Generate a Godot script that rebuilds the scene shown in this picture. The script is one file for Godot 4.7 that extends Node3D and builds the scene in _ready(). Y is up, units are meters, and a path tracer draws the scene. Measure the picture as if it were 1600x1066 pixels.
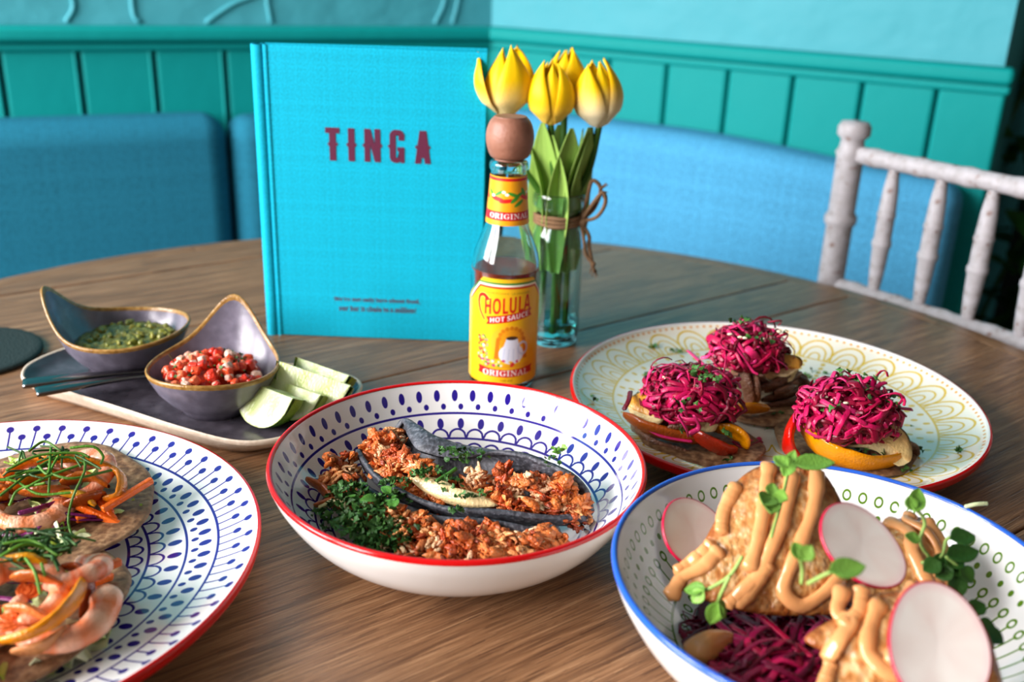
extends Node3D
# A corner table in a small restaurant: four dishes of tacos, a menu, a sauce bottle and a jar of tulips. Metres, y up, the camera stands above x = z = 0.

const T := 0.75            # height of the table top
const CORNER := Vector3(-0.053, 0.0, -1.735)      # where the two panelled walls meet
const ALONG_L := Vector3(-0.9018, 0.0, 0.4322)    # from the corner along the left wall
const ALONG_R := Vector3(0.8646, 0.0, 0.5025)     # from the corner along the right wall
const OUT_L := Vector3(0.4322, 0.0, 0.9018)       # out of the left wall into the room
const OUT_R := Vector3(-0.5025, 0.0, 0.8646)
const WIN_A := Vector3(-2.14, 1.62, -0.12)
const WIN_B := Vector3(-2.14, 1.62, 1.08)

var rng := RandomNumberGenerator.new()
var noise := FastNoiseLite.new()
var M := {}
var taken := {}


# ---------------------------------------------------------------- light and camera
func make_view() -> void:
	var cam := Camera3D.new()
	cam.name = "camera"
	cam.fov = 37.73
	cam.near = 0.02
	cam.far = 40.0
	cam.rotation_order = EULER_ORDER_YXZ
	cam.position = Vector3(0, T + 0.305, 0)
	cam.rotation = Vector3(-0.3737, 0.0, 0.0365)
	var look := CameraAttributesPhysical.new()
	look.frustum_focal_length = 35.13
	look.frustum_focus_distance = 0.56
	look.frustum_near = 0.02
	look.frustum_far = 40.0
	look.exposure_aperture = 6.3
	cam.attributes = look
	add_child(cam)
	var env := Environment.new()
	env.background_mode = Environment.BG_SKY
	env.sky = Sky.new()
	var sky := ProceduralSkyMaterial.new()
	sky.sky_top_color = Color(0.62, 0.74, 0.90)
	sky.sky_horizon_color = Color(0.86, 0.90, 0.94)
	sky.ground_bottom_color = Color(0.42, 0.42, 0.40)
	sky.ground_horizon_color = Color(0.70, 0.72, 0.72)
	env.sky.sky_material = sky
	env.background_energy_multiplier = 0.4
	env.tonemap_mode = Environment.TONE_MAPPER_LINEAR
	env.tonemap_exposure = 0.94
	env.sdfgi_enabled = true
	env.ssao_enabled = true
	env.ssil_enabled = true
	var we := WorldEnvironment.new()
	we.name = "environment"
	we.environment = env
	add_child(we)
	# daylight through the two windows on the left
	for w in [WIN_A, WIN_B]:
		var a := AreaLight3D.new()
		a.name = "window_daylight"
		a.area_size = Vector2(0.9, 1.3)
		a.light_color = Color(1.0, 0.975, 0.985)
		a.light_energy = 11.5
		a.shadow_enabled = true
		a.area_range = 12.0
		a.area_attenuation = 2.0
		add_child(a, true)
		a.position = w
		a.look_at_from_position(w, Vector3(0.1, 0.9, -0.7), Vector3.UP)


# ---------------------------------------------------------------- helpers
class MB:
	var v := PackedVector3Array()
	var n := PackedVector3Array()
	var uv := PackedVector2Array()
	var c := PackedColorArray()
	var ix := PackedInt32Array()
	var alias := PackedInt32Array()
	var col := Color.WHITE

	func p(q: Vector3, t := Vector2.ZERO) -> int:
		v.append(q)
		uv.append(t)
		c.append(col)
		return v.size() - 1

	func tri(a: int, b: int, d: int) -> void:
		ix.append(a)
		ix.append(d)
		ix.append(b)

	func quad(a: int, b: int, d: int, e: int) -> void:
		tri(a, b, d)
		tri(a, d, e)

	func same(a: int, b: int) -> void:
		alias.append(a)
		alias.append(b)

	func add(o: MB, x: Transform3D, tint: Variant = null) -> void:
		var at := v.size()
		v.append_array(x * o.v)
		uv.append_array(o.uv)
		if tint == null:
			c.append_array(o.c)
		else:
			var cc := PackedColorArray()
			cc.resize(o.v.size())
			for i in o.v.size():
				cc[i] = o.c[i] * (tint as Color)
			c.append_array(cc)
		var k := PackedInt32Array()
		k.resize(o.ix.size())
		for i in o.ix.size():
			k[i] = o.ix[i] + at
		ix.append_array(k)
		for i in o.alias:
			alias.append(i + at)

	func mesh() -> ArrayMesh:
		if n.size() != v.size():
			n.resize(v.size())
			n.fill(Vector3.ZERO)
			for i in range(0, ix.size(), 3):
				var a := ix[i]
				var b := ix[i + 1]
				var d := ix[i + 2]
				var f := (v[d] - v[a]).cross(v[b] - v[a])
				n[a] += f
				n[b] += f
				n[d] += f
			for i in range(0, alias.size(), 2):
				var s := n[alias[i]] + n[alias[i + 1]]
				n[alias[i]] = s
				n[alias[i + 1]] = s
			for i in n.size():
				n[i] = n[i].normalized() if n[i].length_squared() > 1e-24 else Vector3.UP
		var arr := []
		arr.resize(Mesh.ARRAY_MAX)
		arr[Mesh.ARRAY_VERTEX] = v
		arr[Mesh.ARRAY_NORMAL] = n
		arr[Mesh.ARRAY_TEX_UV] = uv
		arr[Mesh.ARRAY_COLOR] = c
		arr[Mesh.ARRAY_INDEX] = ix
		var m := ArrayMesh.new()
		m.add_surface_from_arrays(Mesh.PRIMITIVE_TRIANGLES, arr)
		return m


func lin(r: float, g: float, b: float) -> Color:
	return Color(r, g, b).srgb_to_linear()


func vary(c: Color, a: float) -> Color:
	var k := 1.0 + rng.randf_range(-a, a)
	return Color(c.r * k * (1 + rng.randf_range(-a, a) * 0.3), c.g * k, c.b * k * (1 + rng.randf_range(-a, a) * 0.3))


func numbered(called: String) -> String:
	if not taken.has(called):
		taken[called] = 0
		return called
	taken[called] += 1
	return "%s_%03d" % [called, taken[called]]


func thing(called: String, label: String, category: String, at := Vector3.ZERO, turn := 0.0, group := "") -> Node3D:
	var o := Node3D.new()
	o.name = numbered(called)
	add_child(o)
	o.position = at
	o.rotation.y = turn
	tag(o, label, category, group)
	return o


func tag(o: Node3D, label: String, category := "", group := "", kind := "") -> Node3D:
	o.set_meta("label", label)
	if category:
		o.set_meta("category", category)
	if group:
		o.set_meta("group", group)
	if kind:
		o.set_meta("kind", kind)
	return o


func obj(called: String, m: Mesh, material: Material, parent: Node3D = self, x := Transform3D()) -> MeshInstance3D:
	var o := MeshInstance3D.new()
	o.name = numbered(called) if parent == self else called
	o.mesh = m
	o.material_override = material
	o.transform = x
	parent.add_child(o, true)
	return o


func stuff(o: Node3D) -> Node3D:
	o.set_meta("kind", "stuff")
	return o


func struct(called: String, m: Mesh, material: Material, label: String, category: String) -> MeshInstance3D:
	var o := obj(called, m, material)
	tag(o, label, category, "", "structure")
	return o


func at(x: float, y: float, z: float, e := Vector3.ZERO, s := Vector3.ONE) -> Transform3D:
	return Transform3D(Basis.from_euler(e) * Basis.from_scale(s), Vector3(x, y, z))


# Catmull-Rom through points, t from 0 to 1
func spl(a: Array, t: float) -> Vector3:
	var m := a.size() - 1
	var f := clampf(t, 0, 1) * m
	var i := mini(int(f), m - 1)
	f -= i
	var p1: Vector3 = a[i]
	var p2: Vector3 = a[i + 1]
	var p0: Vector3 = a[i - 1] if i > 0 else p1 * 2 - p2
	var p3: Vector3 = a[i + 2] if i + 2 <= m else p2 * 2 - p1
	return 0.5 * (2 * p1 + (p2 - p0) * f + (2 * p0 - 5 * p1 + 4 * p2 - p3) * f * f + (3 * p1 - p0 - 3 * p2 + p3) * f * f * f)


func loop_at(a: Array, t: float) -> Vector3:
	var m := a.size()
	var f := fposmod(t, 1.0) * m
	var i := int(f) % m
	f -= int(f)
	var p0: Vector3 = a[(i + m - 1) % m]
	var p1: Vector3 = a[i]
	var p2: Vector3 = a[(i + 1) % m]
	var p3: Vector3 = a[(i + 2) % m]
	return 0.5 * (2 * p1 + (p2 - p0) * f + (2 * p0 - 5 * p1 + 4 * p2 - p3) * f * f + (3 * p1 - p0 - 3 * p2 + p3) * f * f * f)


func smooth(a: Array, count: int) -> Array:
	var r := []
	for i in count + 1:
		r.append(spl(a, float(i) / count))
	return r


# a tube along points; rad is a number or one number per point; flat squeezes it across its second axis
func tube(mb: MB, pts: Array, rad: Variant, seg := 8, flat := 1.0, up := Vector3.UP) -> void:
	var m := pts.size()
	var b: Vector3 = up
	var rings := []
	for i in m:
		var q: Vector3 = pts[i]
		var d: Vector3 = (pts[mini(i + 1, m - 1)] - pts[maxi(i - 1, 0)]).normalized()
		b = b - d * b.dot(d)
		if b.length() < 1e-4:
			b = d.cross(Vector3(0.3, 0.9, 0.31))
		b = b.normalized()
		var s := d.cross(b)
		var r: float = rad[i] if rad is Array else rad
		var first := mb.v.size()
		for k in seg:
			var a := TAU * k / seg
			mb.p(q + s * (cos(a) * r) + b * (sin(a) * r * flat), Vector2(float(k) / seg, float(i) / m))
		rings.append(first)
		if i == 0 or i == m - 1:
			var e: int = mb.p(q + d * (r * 0.6 * (-1 if i == 0 else 1)), Vector2(0.5, float(i) / m))
			for k in seg:
				if i == 0:
					mb.tri(e, first + k, first + (k + 1) % seg)
				else:
					mb.tri(e, first + (k + 1) % seg, first + k)
	for i in m - 1:
		for k in seg:
			var k2 := (k + 1) % seg
			mb.quad(rings[i] + k, rings[i + 1] + k, rings[i + 1] + k2, rings[i] + k2)


# turn a profile of (radius, height) round y; uv by arc length when span > 0
func lathe(mb: MB, prof: Array, seg := 48, span := 0.0) -> void:
	var rows := []
	var s := 0.0
	for i in prof.size():
		if i:
			s += prof[i].distance_to(prof[i - 1])
		var first := mb.v.size()
		for k in seg + 1:
			var a := TAU * k / seg
			var q := Vector3(prof[i].x * cos(a), prof[i].y, prof[i].x * sin(a))
			var t := Vector2(0.5 + 0.5 * s / span * cos(a), 0.5 + 0.5 * s / span * sin(a)) if span > 0 else Vector2(float(k) / seg, float(i) / (prof.size() - 1))
			mb.p(q, t)
		mb.same(first, first + seg)
		rows.append(first)
	for i in prof.size() - 1:
		for k in seg:
			var a0: int = rows[i] + k
			var b0: int = rows[i + 1] + k
			mb.quad(a0, b0, b0 + 1, a0 + 1)


func curve2(a: Array, count: int) -> Array:
	var r := []
	var q := []
	for k in a:
		q.append(Vector3(k.x, k.y, 0))
	for i in count + 1:
		var e := spl(q, float(i) / count)
		r.append(Vector2(maxf(e.x, 0.0), e.y))
	return r


# a curved sheet with thickness: fn(u, v) with u and v from 0 to 1
func sheet(mb: MB, fn: Callable, nu: int, nv: int, th: float, cf: Variant = null) -> void:
	var g := []
	for j in nv + 1:
		for i in nu + 1:
			g.append(fn.call(float(i) / nu, float(j) / nv))
	var w := nu + 1
	var top := mb.v.size()
	for side in 2:
		for j in nv + 1:
			for i in nu + 1:
				var du: Vector3 = g[j * w + mini(i + 1, nu)] - g[j * w + maxi(i - 1, 0)]
				var dv: Vector3 = g[mini(j + 1, nv) * w + i] - g[maxi(j - 1, 0) * w + i]
				var nn := du.cross(dv)
				nn = nn.normalized() if nn.length_squared() > 1e-20 else Vector3.UP
				if cf != null:
					mb.col = cf.call(float(i) / nu, float(j) / nv, side)
				mb.p(g[j * w + i] + nn * (th * (0.5 if side == 0 else -0.5)), Vector2(float(i) / nu, float(j) / nv))
	var bot := top + w * (nv + 1)
	for j in nv:
		for i in nu:
			var a := j * w + i
			mb.quad(top + a, top + a + 1, top + a + w + 1, top + a + w)
			mb.quad(bot + a, bot + a + w, bot + a + w + 1, bot + a + 1)
	for i in nu:
		mb.quad(bot + i, bot + i + 1, top + i + 1, top + i)
		var e := nv * w + i
		mb.quad(top + e, top + e + 1, bot + e + 1, bot + e)
	for j in nv:
		var a := j * w
		mb.quad(top + a, top + a + w, bot + a + w, bot + a)
		a += nu
		mb.quad(bot + a, bot + a + w, top + a + w, top + a)


# a box with rounded edges
func rbox(mb: MB, size: Vector3, r: float, seg := 2, x := Transform3D(), cuts := 1) -> void:
	var h := size * 0.5
	r = minf(r, minf(h.x, minf(h.y, h.z)))
	var axes := []
	for k in 3:
		var l := []
		for i in seg + 1:
			l.append(-h[k] + r * (1 - cos(PI / 2 * i / seg)) if i else -h[k])
		for i in range(1, cuts):
			l.append(-h[k] + r + (2 * h[k] - 2 * r) * i / cuts)
		for i in seg + 1:
			var j := seg - i
			l.append(h[k] - (r * (1 - cos(PI / 2 * j / seg)) if j else 0.0))
		axes.append(l)
	var inner := h - Vector3(r, r, r)
	var explicit := mb.n.size() == mb.v.size()
	for f in 6:
		var k := f % 3
		var ka := (k + 1) % 3
		var kb := (k + 2) % 3
		var sg := 1.0 if f < 3 else -1.0
		var la: Array = axes[ka]
		var lb: Array = axes[kb]
		var first := mb.v.size()
		for j in lb.size():
			for i in la.size():
				var q := Vector3()
				q[k] = h[k] * sg
				q[ka] = la[i]
				q[kb] = lb[j]
				var c := q.clamp(-inner, inner)
				var d := (q - c).normalized() if r > 0 else Vector3.ZERO
				if r <= 0:
					d[k] = sg
				mb.p(x * (c + d * r), Vector2((q[ka] + h[ka]), (q[kb] + h[kb])))
				if explicit:
					mb.n.append((x.basis * d).normalized())
		var w := la.size()
		for j in lb.size() - 1:
			for i in w - 1:
				var a := first + j * w + i
				if sg > 0:
					mb.quad(a, a + 1, a + w + 1, a + w)
				else:
					mb.quad(a, a + w, a + w + 1, a + 1)


func box_mesh(size: Vector3, r: float, seg := 2, cuts := 1) -> ArrayMesh:
	var mb := MB.new()
	rbox(mb, size, r, seg, Transform3D(), cuts)
	return mb.mesh()


# a lumpy ball, squeezed and turned by x
func blob(mb: MB, x: Transform3D, amp := 0.2, seed_at := 0.0, nu := 8, nv := 6, freq := 1.3) -> void:
	var first := mb.v.size()
	for j in nv + 1:
		for i in nu:
			var a := TAU * i / nu
			var b := PI * j / nv
			var d := Vector3(sin(b) * cos(a), cos(b), sin(b) * sin(a))
			var k := 1.0 + amp * noise.get_noise_3d((d.x * freq + seed_at) * 60, (d.y * freq - seed_at * 0.7) * 60, d.z * freq * 60) * 2.0
			mb.p(x * (d * k), Vector2(float(i) / nu, float(j) / nv))
	for j in nv:
		for i in nu:
			var i2 := (i + 1) % nu
			var a := first + j * nu
			mb.quad(a + i, a + i2, a + nu + i2, a + nu + i)


# a closed outline in space filled as a pillow: up lifts its middle, down is how far the underside lies below
func pillow(mb: MB, outline: Array, up: Vector3, thick: Vector3, seg := 48, rings := 10, rough := 0.0, power := 2.0, cf: Variant = null) -> void:
	var mid := Vector3.ZERO
	for i in seg:
		mid += loop_at(outline, float(i) / seg) / seg
	for side in 2:
		var first := mb.v.size()
		for j in rings + 1:
			var f := float(j) / rings
			for i in seg:
				var e := loop_at(outline, float(i) / seg)
				var q := e.lerp(mid, f)
				var k := 1.0 - pow(1.0 - f, power)
				if side == 0:
					q += up * k
				else:
					q -= thick * minf(1.0, k * 1.6)
				if rough > 0:
					q += up.normalized() * (rough * noise.get_noise_3d(q.x * 2600, q.y * 2600, q.z * 2600) * (0.4 + 0.6 * minf(1, f * 4)))
				if cf != null:
					mb.col = cf.call(f, float(i) / seg, side)
				mb.p(q, Vector2(q.x, q.z) * 12)
			if j == 0 and side == 1:
				for i in seg:
					mb.same(first + i, first + i - (rings + 1) * seg)
		for j in rings:
			for i in seg:
				var i2 := (i + 1) % seg
				var a := first + j * seg
				if side == 0:
					mb.quad(a + i, a + seg + i, a + seg + i2, a + i2)
				else:
					mb.quad(a + i, a + i2, a + seg + i2, a + seg + i)


# ---------------------------------------------------------------- drawing flat print into a texture
class Paint:
	var w: int
	var h: int
	var d: PackedByteArray

	func _init(wide: int, high: int, c: Color) -> void:
		w = wide
		h = high
		var im := Image.create(w, h, false, Image.FORMAT_RGB8)
		im.fill(c)
		d = im.get_data()

	func dot(x: int, y: int, c: Color, a: float) -> void:
		if x < 0 or y < 0 or x >= w or y >= h:
			return
		var k := (y * w + x) * 3
		d[k] = int(lerpf(d[k], c.r * 255, a))
		d[k + 1] = int(lerpf(d[k + 1], c.g * 255, a))
		d[k + 2] = int(lerpf(d[k + 2], c.b * 255, a))

	# an ellipse, filled or as an outline of width ring
	func oval(cx: float, cy: float, rx: float, ry: float, turn: float, c: Color, ring := 0.0) -> void:
		var m := maxf(rx, ry) + ring + 1.5
		var ct := cos(turn)
		var st := sin(turn)
		var k := minf(rx, ry)
		for y in range(int(cy - m), int(cy + m) + 1):
			for x in range(int(cx - m), int(cx + m) + 1):
				var u := ((x - cx) * ct + (y - cy) * st) / rx
				var v := (-(x - cx) * st + (y - cy) * ct) / ry
				var e := (sqrt(u * u + v * v) - 1.0) * k
				if ring > 0:
					e = absf(e) - ring * 0.5
				if e < 0.5:
					dot(x, y, c, clampf(0.5 - e, 0, 1))

	func line(x0: float, y0: float, x1: float, y1: float, wide: float, c: Color) -> void:
		var r := wide * 0.5
		var dx := x1 - x0
		var dy := y1 - y0
		var l2 := maxf(dx * dx + dy * dy, 1e-6)
		for y in range(int(minf(y0, y1) - r - 1), int(maxf(y0, y1) + r + 2)):
			for x in range(int(minf(x0, x1) - r - 1), int(maxf(x0, x1) + r + 2)):
				var t := clampf(((x - x0) * dx + (y - y0) * dy) / l2, 0, 1)
				var ex := x - x0 - dx * t
				var ey := y - y0 - dy * t
				var e := sqrt(ex * ex + ey * ey) - r
				if e < 0.5:
					dot(x, y, c, clampf(0.5 - e, 0, 1))

	func poly(p: PackedVector2Array, c: Color) -> void:
		var k := Geometry2D.triangulate_polygon(p)
		for i in range(0, k.size(), 3):
			tri(p[k[i]], p[k[i + 1]], p[k[i + 2]], c)

	func tri(a: Vector2, b: Vector2, q: Vector2, c: Color) -> void:
		var area := (b - a).cross(q - a)
		if absf(area) < 1e-6:
			return
		for y in range(int(minf(a.y, minf(b.y, q.y))), int(maxf(a.y, maxf(b.y, q.y))) + 2):
			for x in range(int(minf(a.x, minf(b.x, q.x))), int(maxf(a.x, maxf(b.x, q.x))) + 2):
				var e := Vector2(x, y)
				var s := (b - a).cross(e - a) / area
				var t := (q - b).cross(e - b) / area
				var r := (a - q).cross(e - q) / area
				if s >= -1e-4 and t >= -1e-4 and r >= -1e-4:
					dot(x, y, c, 1.0)

	func image() -> Image:
		return Image.create_from_data(w, h, false, Image.FORMAT_RGB8, d)


# triangles of a word: [points], scaled to the given width and height, origin at its lower left, y up
func word(text: String, wide: float, high: float, face := "Droid Sans", weight := 700) -> PackedVector2Array:
	var t := TextMesh.new()
	var f := SystemFont.new()
	f.font_names = PackedStringArray([face])
	f.font_weight = weight
	t.font = f
	t.font_size = 64
	t.text = text
	t.depth = 0.05
	var a := t.get_mesh_arrays()
	var v: PackedVector3Array = a[Mesh.ARRAY_VERTEX]
	var n: PackedVector3Array = a[Mesh.ARRAY_NORMAL]
	var k: PackedInt32Array = a[Mesh.ARRAY_INDEX] if a[Mesh.ARRAY_INDEX] != null else PackedInt32Array(range(v.size()))
	var lo := Vector2(1e9, 1e9)
	var hi := -lo
	var r := PackedVector2Array()
	for i in range(0, k.size(), 3):
		if n[k[i]].z > 0.9 and n[k[i + 1]].z > 0.9:
			for j in 3:
				var q := Vector2(v[k[i + j]].x, v[k[i + j]].y)
				lo = lo.min(q)
				hi = hi.max(q)
				r.append(q)
	for i in r.size():
		r[i] = (r[i] - lo) / (hi - lo) * Vector2(wide, high)
	return r


func print_word(pt: Paint, tris: PackedVector2Array, origin: Vector2, slope: float, c: Color) -> void:
	for i in range(0, tris.size(), 3):
		var q := []
		for j in 3:
			var e := tris[i + j]
			q.append(origin + Vector2(e.x, -e.y - e.x * slope))
		pt.tri(q[0], q[1], q[2], c)


func tex(im: Image) -> ImageTexture:
	return ImageTexture.create_from_image(im)


func mat(called: String, c: Color, rough := 0.5, spec := 0.5) -> StandardMaterial3D:
	var m := StandardMaterial3D.new()
	m.resource_name = called
	m.albedo_color = c
	m.roughness = rough
	m.metallic_specular = spec
	M[called] = m
	return m


func vmat(called: String, rough := 0.5, spec := 0.5) -> StandardMaterial3D:
	var m := mat(called, Color.WHITE, rough, spec)
	m.vertex_color_use_as_albedo = true
	return m


func noise_tex(freq: float, ramp: Array, seed_at := 1, size := 512, octaves := 4, kind := FastNoiseLite.TYPE_SIMPLEX_SMOOTH) -> NoiseTexture2D:
	var t := NoiseTexture2D.new()
	t.width = size
	t.height = size
	t.seamless = true
	var f := FastNoiseLite.new()
	f.noise_type = kind
	f.frequency = freq
	f.seed = seed_at
	f.fractal_octaves = octaves
	t.noise = f
	if ramp.size():
		var g := Gradient.new()
		var o := PackedFloat32Array()
		var cs := PackedColorArray()
		for k in ramp:
			o.append(k[0])
			cs.append(k[1])
		g.offsets = o
		g.colors = cs
		t.color_ramp = g
	return t


func bumpy(m: StandardMaterial3D, t: Texture2D, cm: float, scale := 0.0) -> StandardMaterial3D:
	m.heightmap_enabled = true
	m.heightmap_texture = t
	m.heightmap_scale = cm
	if scale > 0:
		m.uv1_triplanar = true
		m.uv1_scale = Vector3.ONE * scale
	return m


# ---------------------------------------------------------------- surfaces
func wood_textures() -> Array:
	# oak: long soft bands, short dark open pores and pale ray flecks, u along the grain
	var w := 1024
	var h := 1024
	var f := FastNoiseLite.new()
	f.seed = 7
	f.frequency = 0.01
	f.fractal_octaves = 3
	var g := FastNoiseLite.new()
	g.seed = 11
	g.frequency = 0.02
	g.fractal_octaves = 2
	var pore := PackedFloat32Array()
	pore.resize(w * h)
	var r := RandomNumberGenerator.new()
	r.seed = 5
	for i in 11000:
		var x0 := r.randi_range(0, w - 1)
		var y0 := r.randi_range(0, h - 1)
		var l := r.randi_range(30, 150)
		var k := r.randf_range(-0.6, 0.9)
		var drift := r.randf_range(-0.05, 0.05)
		var wide := 1 if r.randf() < 0.6 else 2
		for x in l:
			var s := k * sin(PI * (x + 0.5) / l)
			for yy in wide:
				var q := posmod(y0 + yy + int(x * drift), h) * w + (x0 + x) % w
				pore[q] = maxf(pore[q], s) if k > 0 else minf(pore[q], s)
	var col := PackedByteArray()
	col.resize(w * h * 3)
	var hgt := PackedByteArray()
	hgt.resize(w * h)
	var dark := Color(0.35, 0.235, 0.155)
	var mid := Color(0.565, 0.41, 0.28)
	var pale := Color(0.78, 0.625, 0.47)
	for y in h:
		for x in w:
			var a := f.get_noise_2d(x * 0.22, y * 4.5) * 0.5 + g.get_noise_2d(x * 0.5, y * 24.0) * 0.6
			var k := y * w + x
			var s := clampf(0.5 + a * 0.62 - pore[k] * 0.46, 0, 1)
			var c := dark.lerp(mid, s * 2) if s < 0.5 else mid.lerp(pale, s * 2 - 1)
			col[k * 3] = int(c.r * 255)
			col[k * 3 + 1] = int(c.g * 255)
			col[k * 3 + 2] = int(c.b * 255)
			hgt[k] = int(clampf(0.65 + a * 0.12 - pore[k] * 0.45, 0, 1) * 255)
	return [tex(Image.create_from_data(w, h, false, Image.FORMAT_RGB8, col)), tex(Image.create_from_data(w, h, false, Image.FORMAT_L8, hgt))]


func weave_textures() -> Array:
	# plain cloth: threads over and under, with slubs
	var w := 256
	var r := RandomNumberGenerator.new()
	r.seed = 21
	var rows := []
	var cols := []
	for i in 64:
		rows.append(r.randf_range(-1, 1))
		cols.append(r.randf_range(-1, 1))
	var col := PackedByteArray()
	col.resize(w * w * 3)
	var hgt := PackedByteArray()
	hgt.resize(w * w)
	for y in w:
		for x in w:
			var tx := x / 4
			var ty := y / 4
			var over := (tx + ty) % 2 == 0
			var bump := sin(PI * (x % 4 + 0.5) / 4) * (1.0 if over else 0.55)
			var bump2 := sin(PI * (y % 4 + 0.5) / 4) * (0.55 if over else 1.0)
			var k := y * w + x
			var n := noise.get_noise_2d(x * 9.0, y * 9.0)
			var v: float = (cols[tx] if over else rows[ty]) * 0.045 + n * 0.14 + (maxf(bump, bump2) - 0.75) * 0.12
			var b := clampf(0.86 + v, 0, 1)
			col[k * 3] = int(b * 255)
			col[k * 3 + 1] = int(b * 255)
			col[k * 3 + 2] = int(b * 255)
			hgt[k] = int(clampf(maxf(bump, bump2) * 0.8 + n * 0.2, 0, 1) * 255)
	return [tex(Image.create_from_data(w, w, false, Image.FORMAT_RGB8, col)), tex(Image.create_from_data(w, w, false, Image.FORMAT_L8, hgt))]


func make_materials() -> void:
	noise.seed = 3
	noise.frequency = 0.01
	noise.fractal_octaves = 3
	var grain := noise_tex(0.02, [], 4, 256)
	var fine := noise_tex(0.08, [], 9, 256)
	var wood := wood_textures()
	var m := mat("oak", Color(0.90, 0.885, 0.87), 0.36, 0.5)
	m.albedo_texture = wood[0]
	m.heightmap_enabled = true
	m.heightmap_texture = wood[1]
	m.heightmap_scale = 0.03
	m = mat("oak_dark", Color(0.42, 0.28, 0.18), 0.5)
	var weave := weave_textures()
	m = mat("book_cloth", Color(0.03, 0.80, 0.93), 0.75, 0.3)
	m.albedo_texture = weave[0]
	bumpy(m, weave[1], 0.012, 26.0)
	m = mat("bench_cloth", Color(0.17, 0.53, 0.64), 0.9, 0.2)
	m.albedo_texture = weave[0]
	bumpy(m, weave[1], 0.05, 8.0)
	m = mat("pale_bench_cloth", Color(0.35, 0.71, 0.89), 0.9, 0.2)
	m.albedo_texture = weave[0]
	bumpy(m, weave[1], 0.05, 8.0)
	m = mat("teal_paint", Color(0.0, 0.555, 0.54), 0.6, 0.3)
	bumpy(m, grain, 0.06, 2.5)
	m = mat("pale_plaster", Color(0.26, 0.615, 0.66), 0.6, 0.4)
	bumpy(m, grain, 0.5, 1.4)
	m = mat("white_wall", Color(0.55, 0.53, 0.50), 0.8)
	bumpy(m, grain, 0.2, 1.0)
	m = mat("floor_board", Color(0.42, 0.30, 0.22), 0.5)
	bumpy(m, grain, 0.1, 3.0)
	m = mat("dark_wall", Color(0.03, 0.10, 0.08), 0.7)
	bumpy(m, grain, 0.2, 2.0)
	m = mat("window_paint", Color(0.9, 0.9, 0.88), 0.4)
	bumpy(m, fine, 0.01, 6.0)
	m = mat("pane", Color(1, 1, 1, 0.04), 0.02)
	m.transparency = BaseMaterial3D.TRANSPARENCY_ALPHA
	var chip := noise_tex(0.016, [[0.0, Color(0.42, 0.24, 0.13)], [0.14, Color(0.46, 0.28, 0.17)], [0.19, Color(0.64, 0.62, 0.62)], [1.0, Color(0.76, 0.75, 0.765)]], 17, 512, 3)
	m = mat("chipped_white", Color.WHITE, 0.6)
	m.albedo_texture = chip
	bumpy(m, fine, 0.012, 9.0)
	m = mat("leaf_green", Color(0.10, 0.30, 0.06), 0.45)
	bumpy(m, fine, 0.05, 12.0)
	m.backlight_enabled = true
	m.backlight = Color(0.15, 0.3, 0.05)
	# crockery
	m = mat("white_glaze", Color(0.93, 0.925, 0.90), 0.12, 0.55)
	bumpy(m, grain, 0.01, 8.0)
	m = mat("red_glaze", Color(0.80, 0.035, 0.05), 0.15, 0.5)
	bumpy(m, grain, 0.01, 8.0)
	m = mat("blue_glaze", Color(0.16, 0.36, 0.76), 0.15, 0.5)
	bumpy(m, grain, 0.01, 8.0)
	var slate := noise_tex(0.03, [[0.0, Color(0.34, 0.325, 0.37)], [0.6, Color(0.44, 0.42, 0.475)], [1.0, Color(0.52, 0.50, 0.56)]], 31, 256)
	m = mat("slate_glaze", Color.WHITE, 0.25, 0.5)
	m.albedo_texture = slate
	bumpy(m, grain, 0.02, 9.0)
	var dark_slate := noise_tex(0.03, [[0.0, Color(0.22, 0.205, 0.23)], [0.6, Color(0.29, 0.27, 0.30)], [1.0, Color(0.35, 0.33, 0.365)]], 32, 256)
	m = mat("dark_slate_glaze", Color.WHITE, 0.22, 0.5)
	m.albedo_texture = dark_slate
	bumpy(m, grain, 0.02, 9.0)
	var edge := noise_tex(0.03, [[0.0, Color(0.42, 0.28, 0.10)], [0.5, Color(0.62, 0.46, 0.22)], [1.0, Color(0.74, 0.62, 0.40)]], 33, 256)
	m = mat("bronze_edge", Color.WHITE, 0.25, 0.5)
	m.albedo_texture = edge
	bumpy(m, fine, 0.02, 20.0)
	var bare := noise_tex(0.03, [[0.0, Color(0.80, 0.72, 0.62)], [1.0, Color(0.92, 0.86, 0.78)]], 34, 256)
	m = mat("bare_edge", Color.WHITE, 0.35, 0.5)
	m.albedo_texture = bare
	bumpy(m, fine, 0.02, 20.0)
	m = mat("steel", Color(0.48, 0.48, 0.48), 0.14)
	m.metallic = 1.0
	bumpy(m, fine, 0.003, 14.0)
	# food, coloured by vertex
	m = vmat("moist", 0.32, 0.5)
	bumpy(m, fine, 0.05, 22.0)
	m.subsurf_scatter_enabled = true
	m.subsurf_scatter_strength = 0.05
	m = vmat("meat", 0.4, 0.5)
	bumpy(m, fine, 0.12, 26.0)
	m = vmat("wet", 0.24, 0.5)
	bumpy(m, fine, 0.045, 24.0)
	m = vmat("radish_flesh", 0.22, 0.5)
	bumpy(m, grain, 0.006, 14.0)
	m = vmat("shreds", 0.36, 0.45)
	bumpy(m, fine, 0.03, 24.0)
	m = vmat("herb", 0.5, 0.4)
	m.backlight_enabled = true
	m.backlight = Color(0.12, 0.2, 0.05)
	bumpy(m, fine, 0.03, 30.0)
	m = vmat("petal", 0.5, 0.35)
	m.backlight_enabled = true
	m.backlight = Color(0.35, 0.3, 0.1)
	bumpy(m, fine, 0.01, 12.0)
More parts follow.
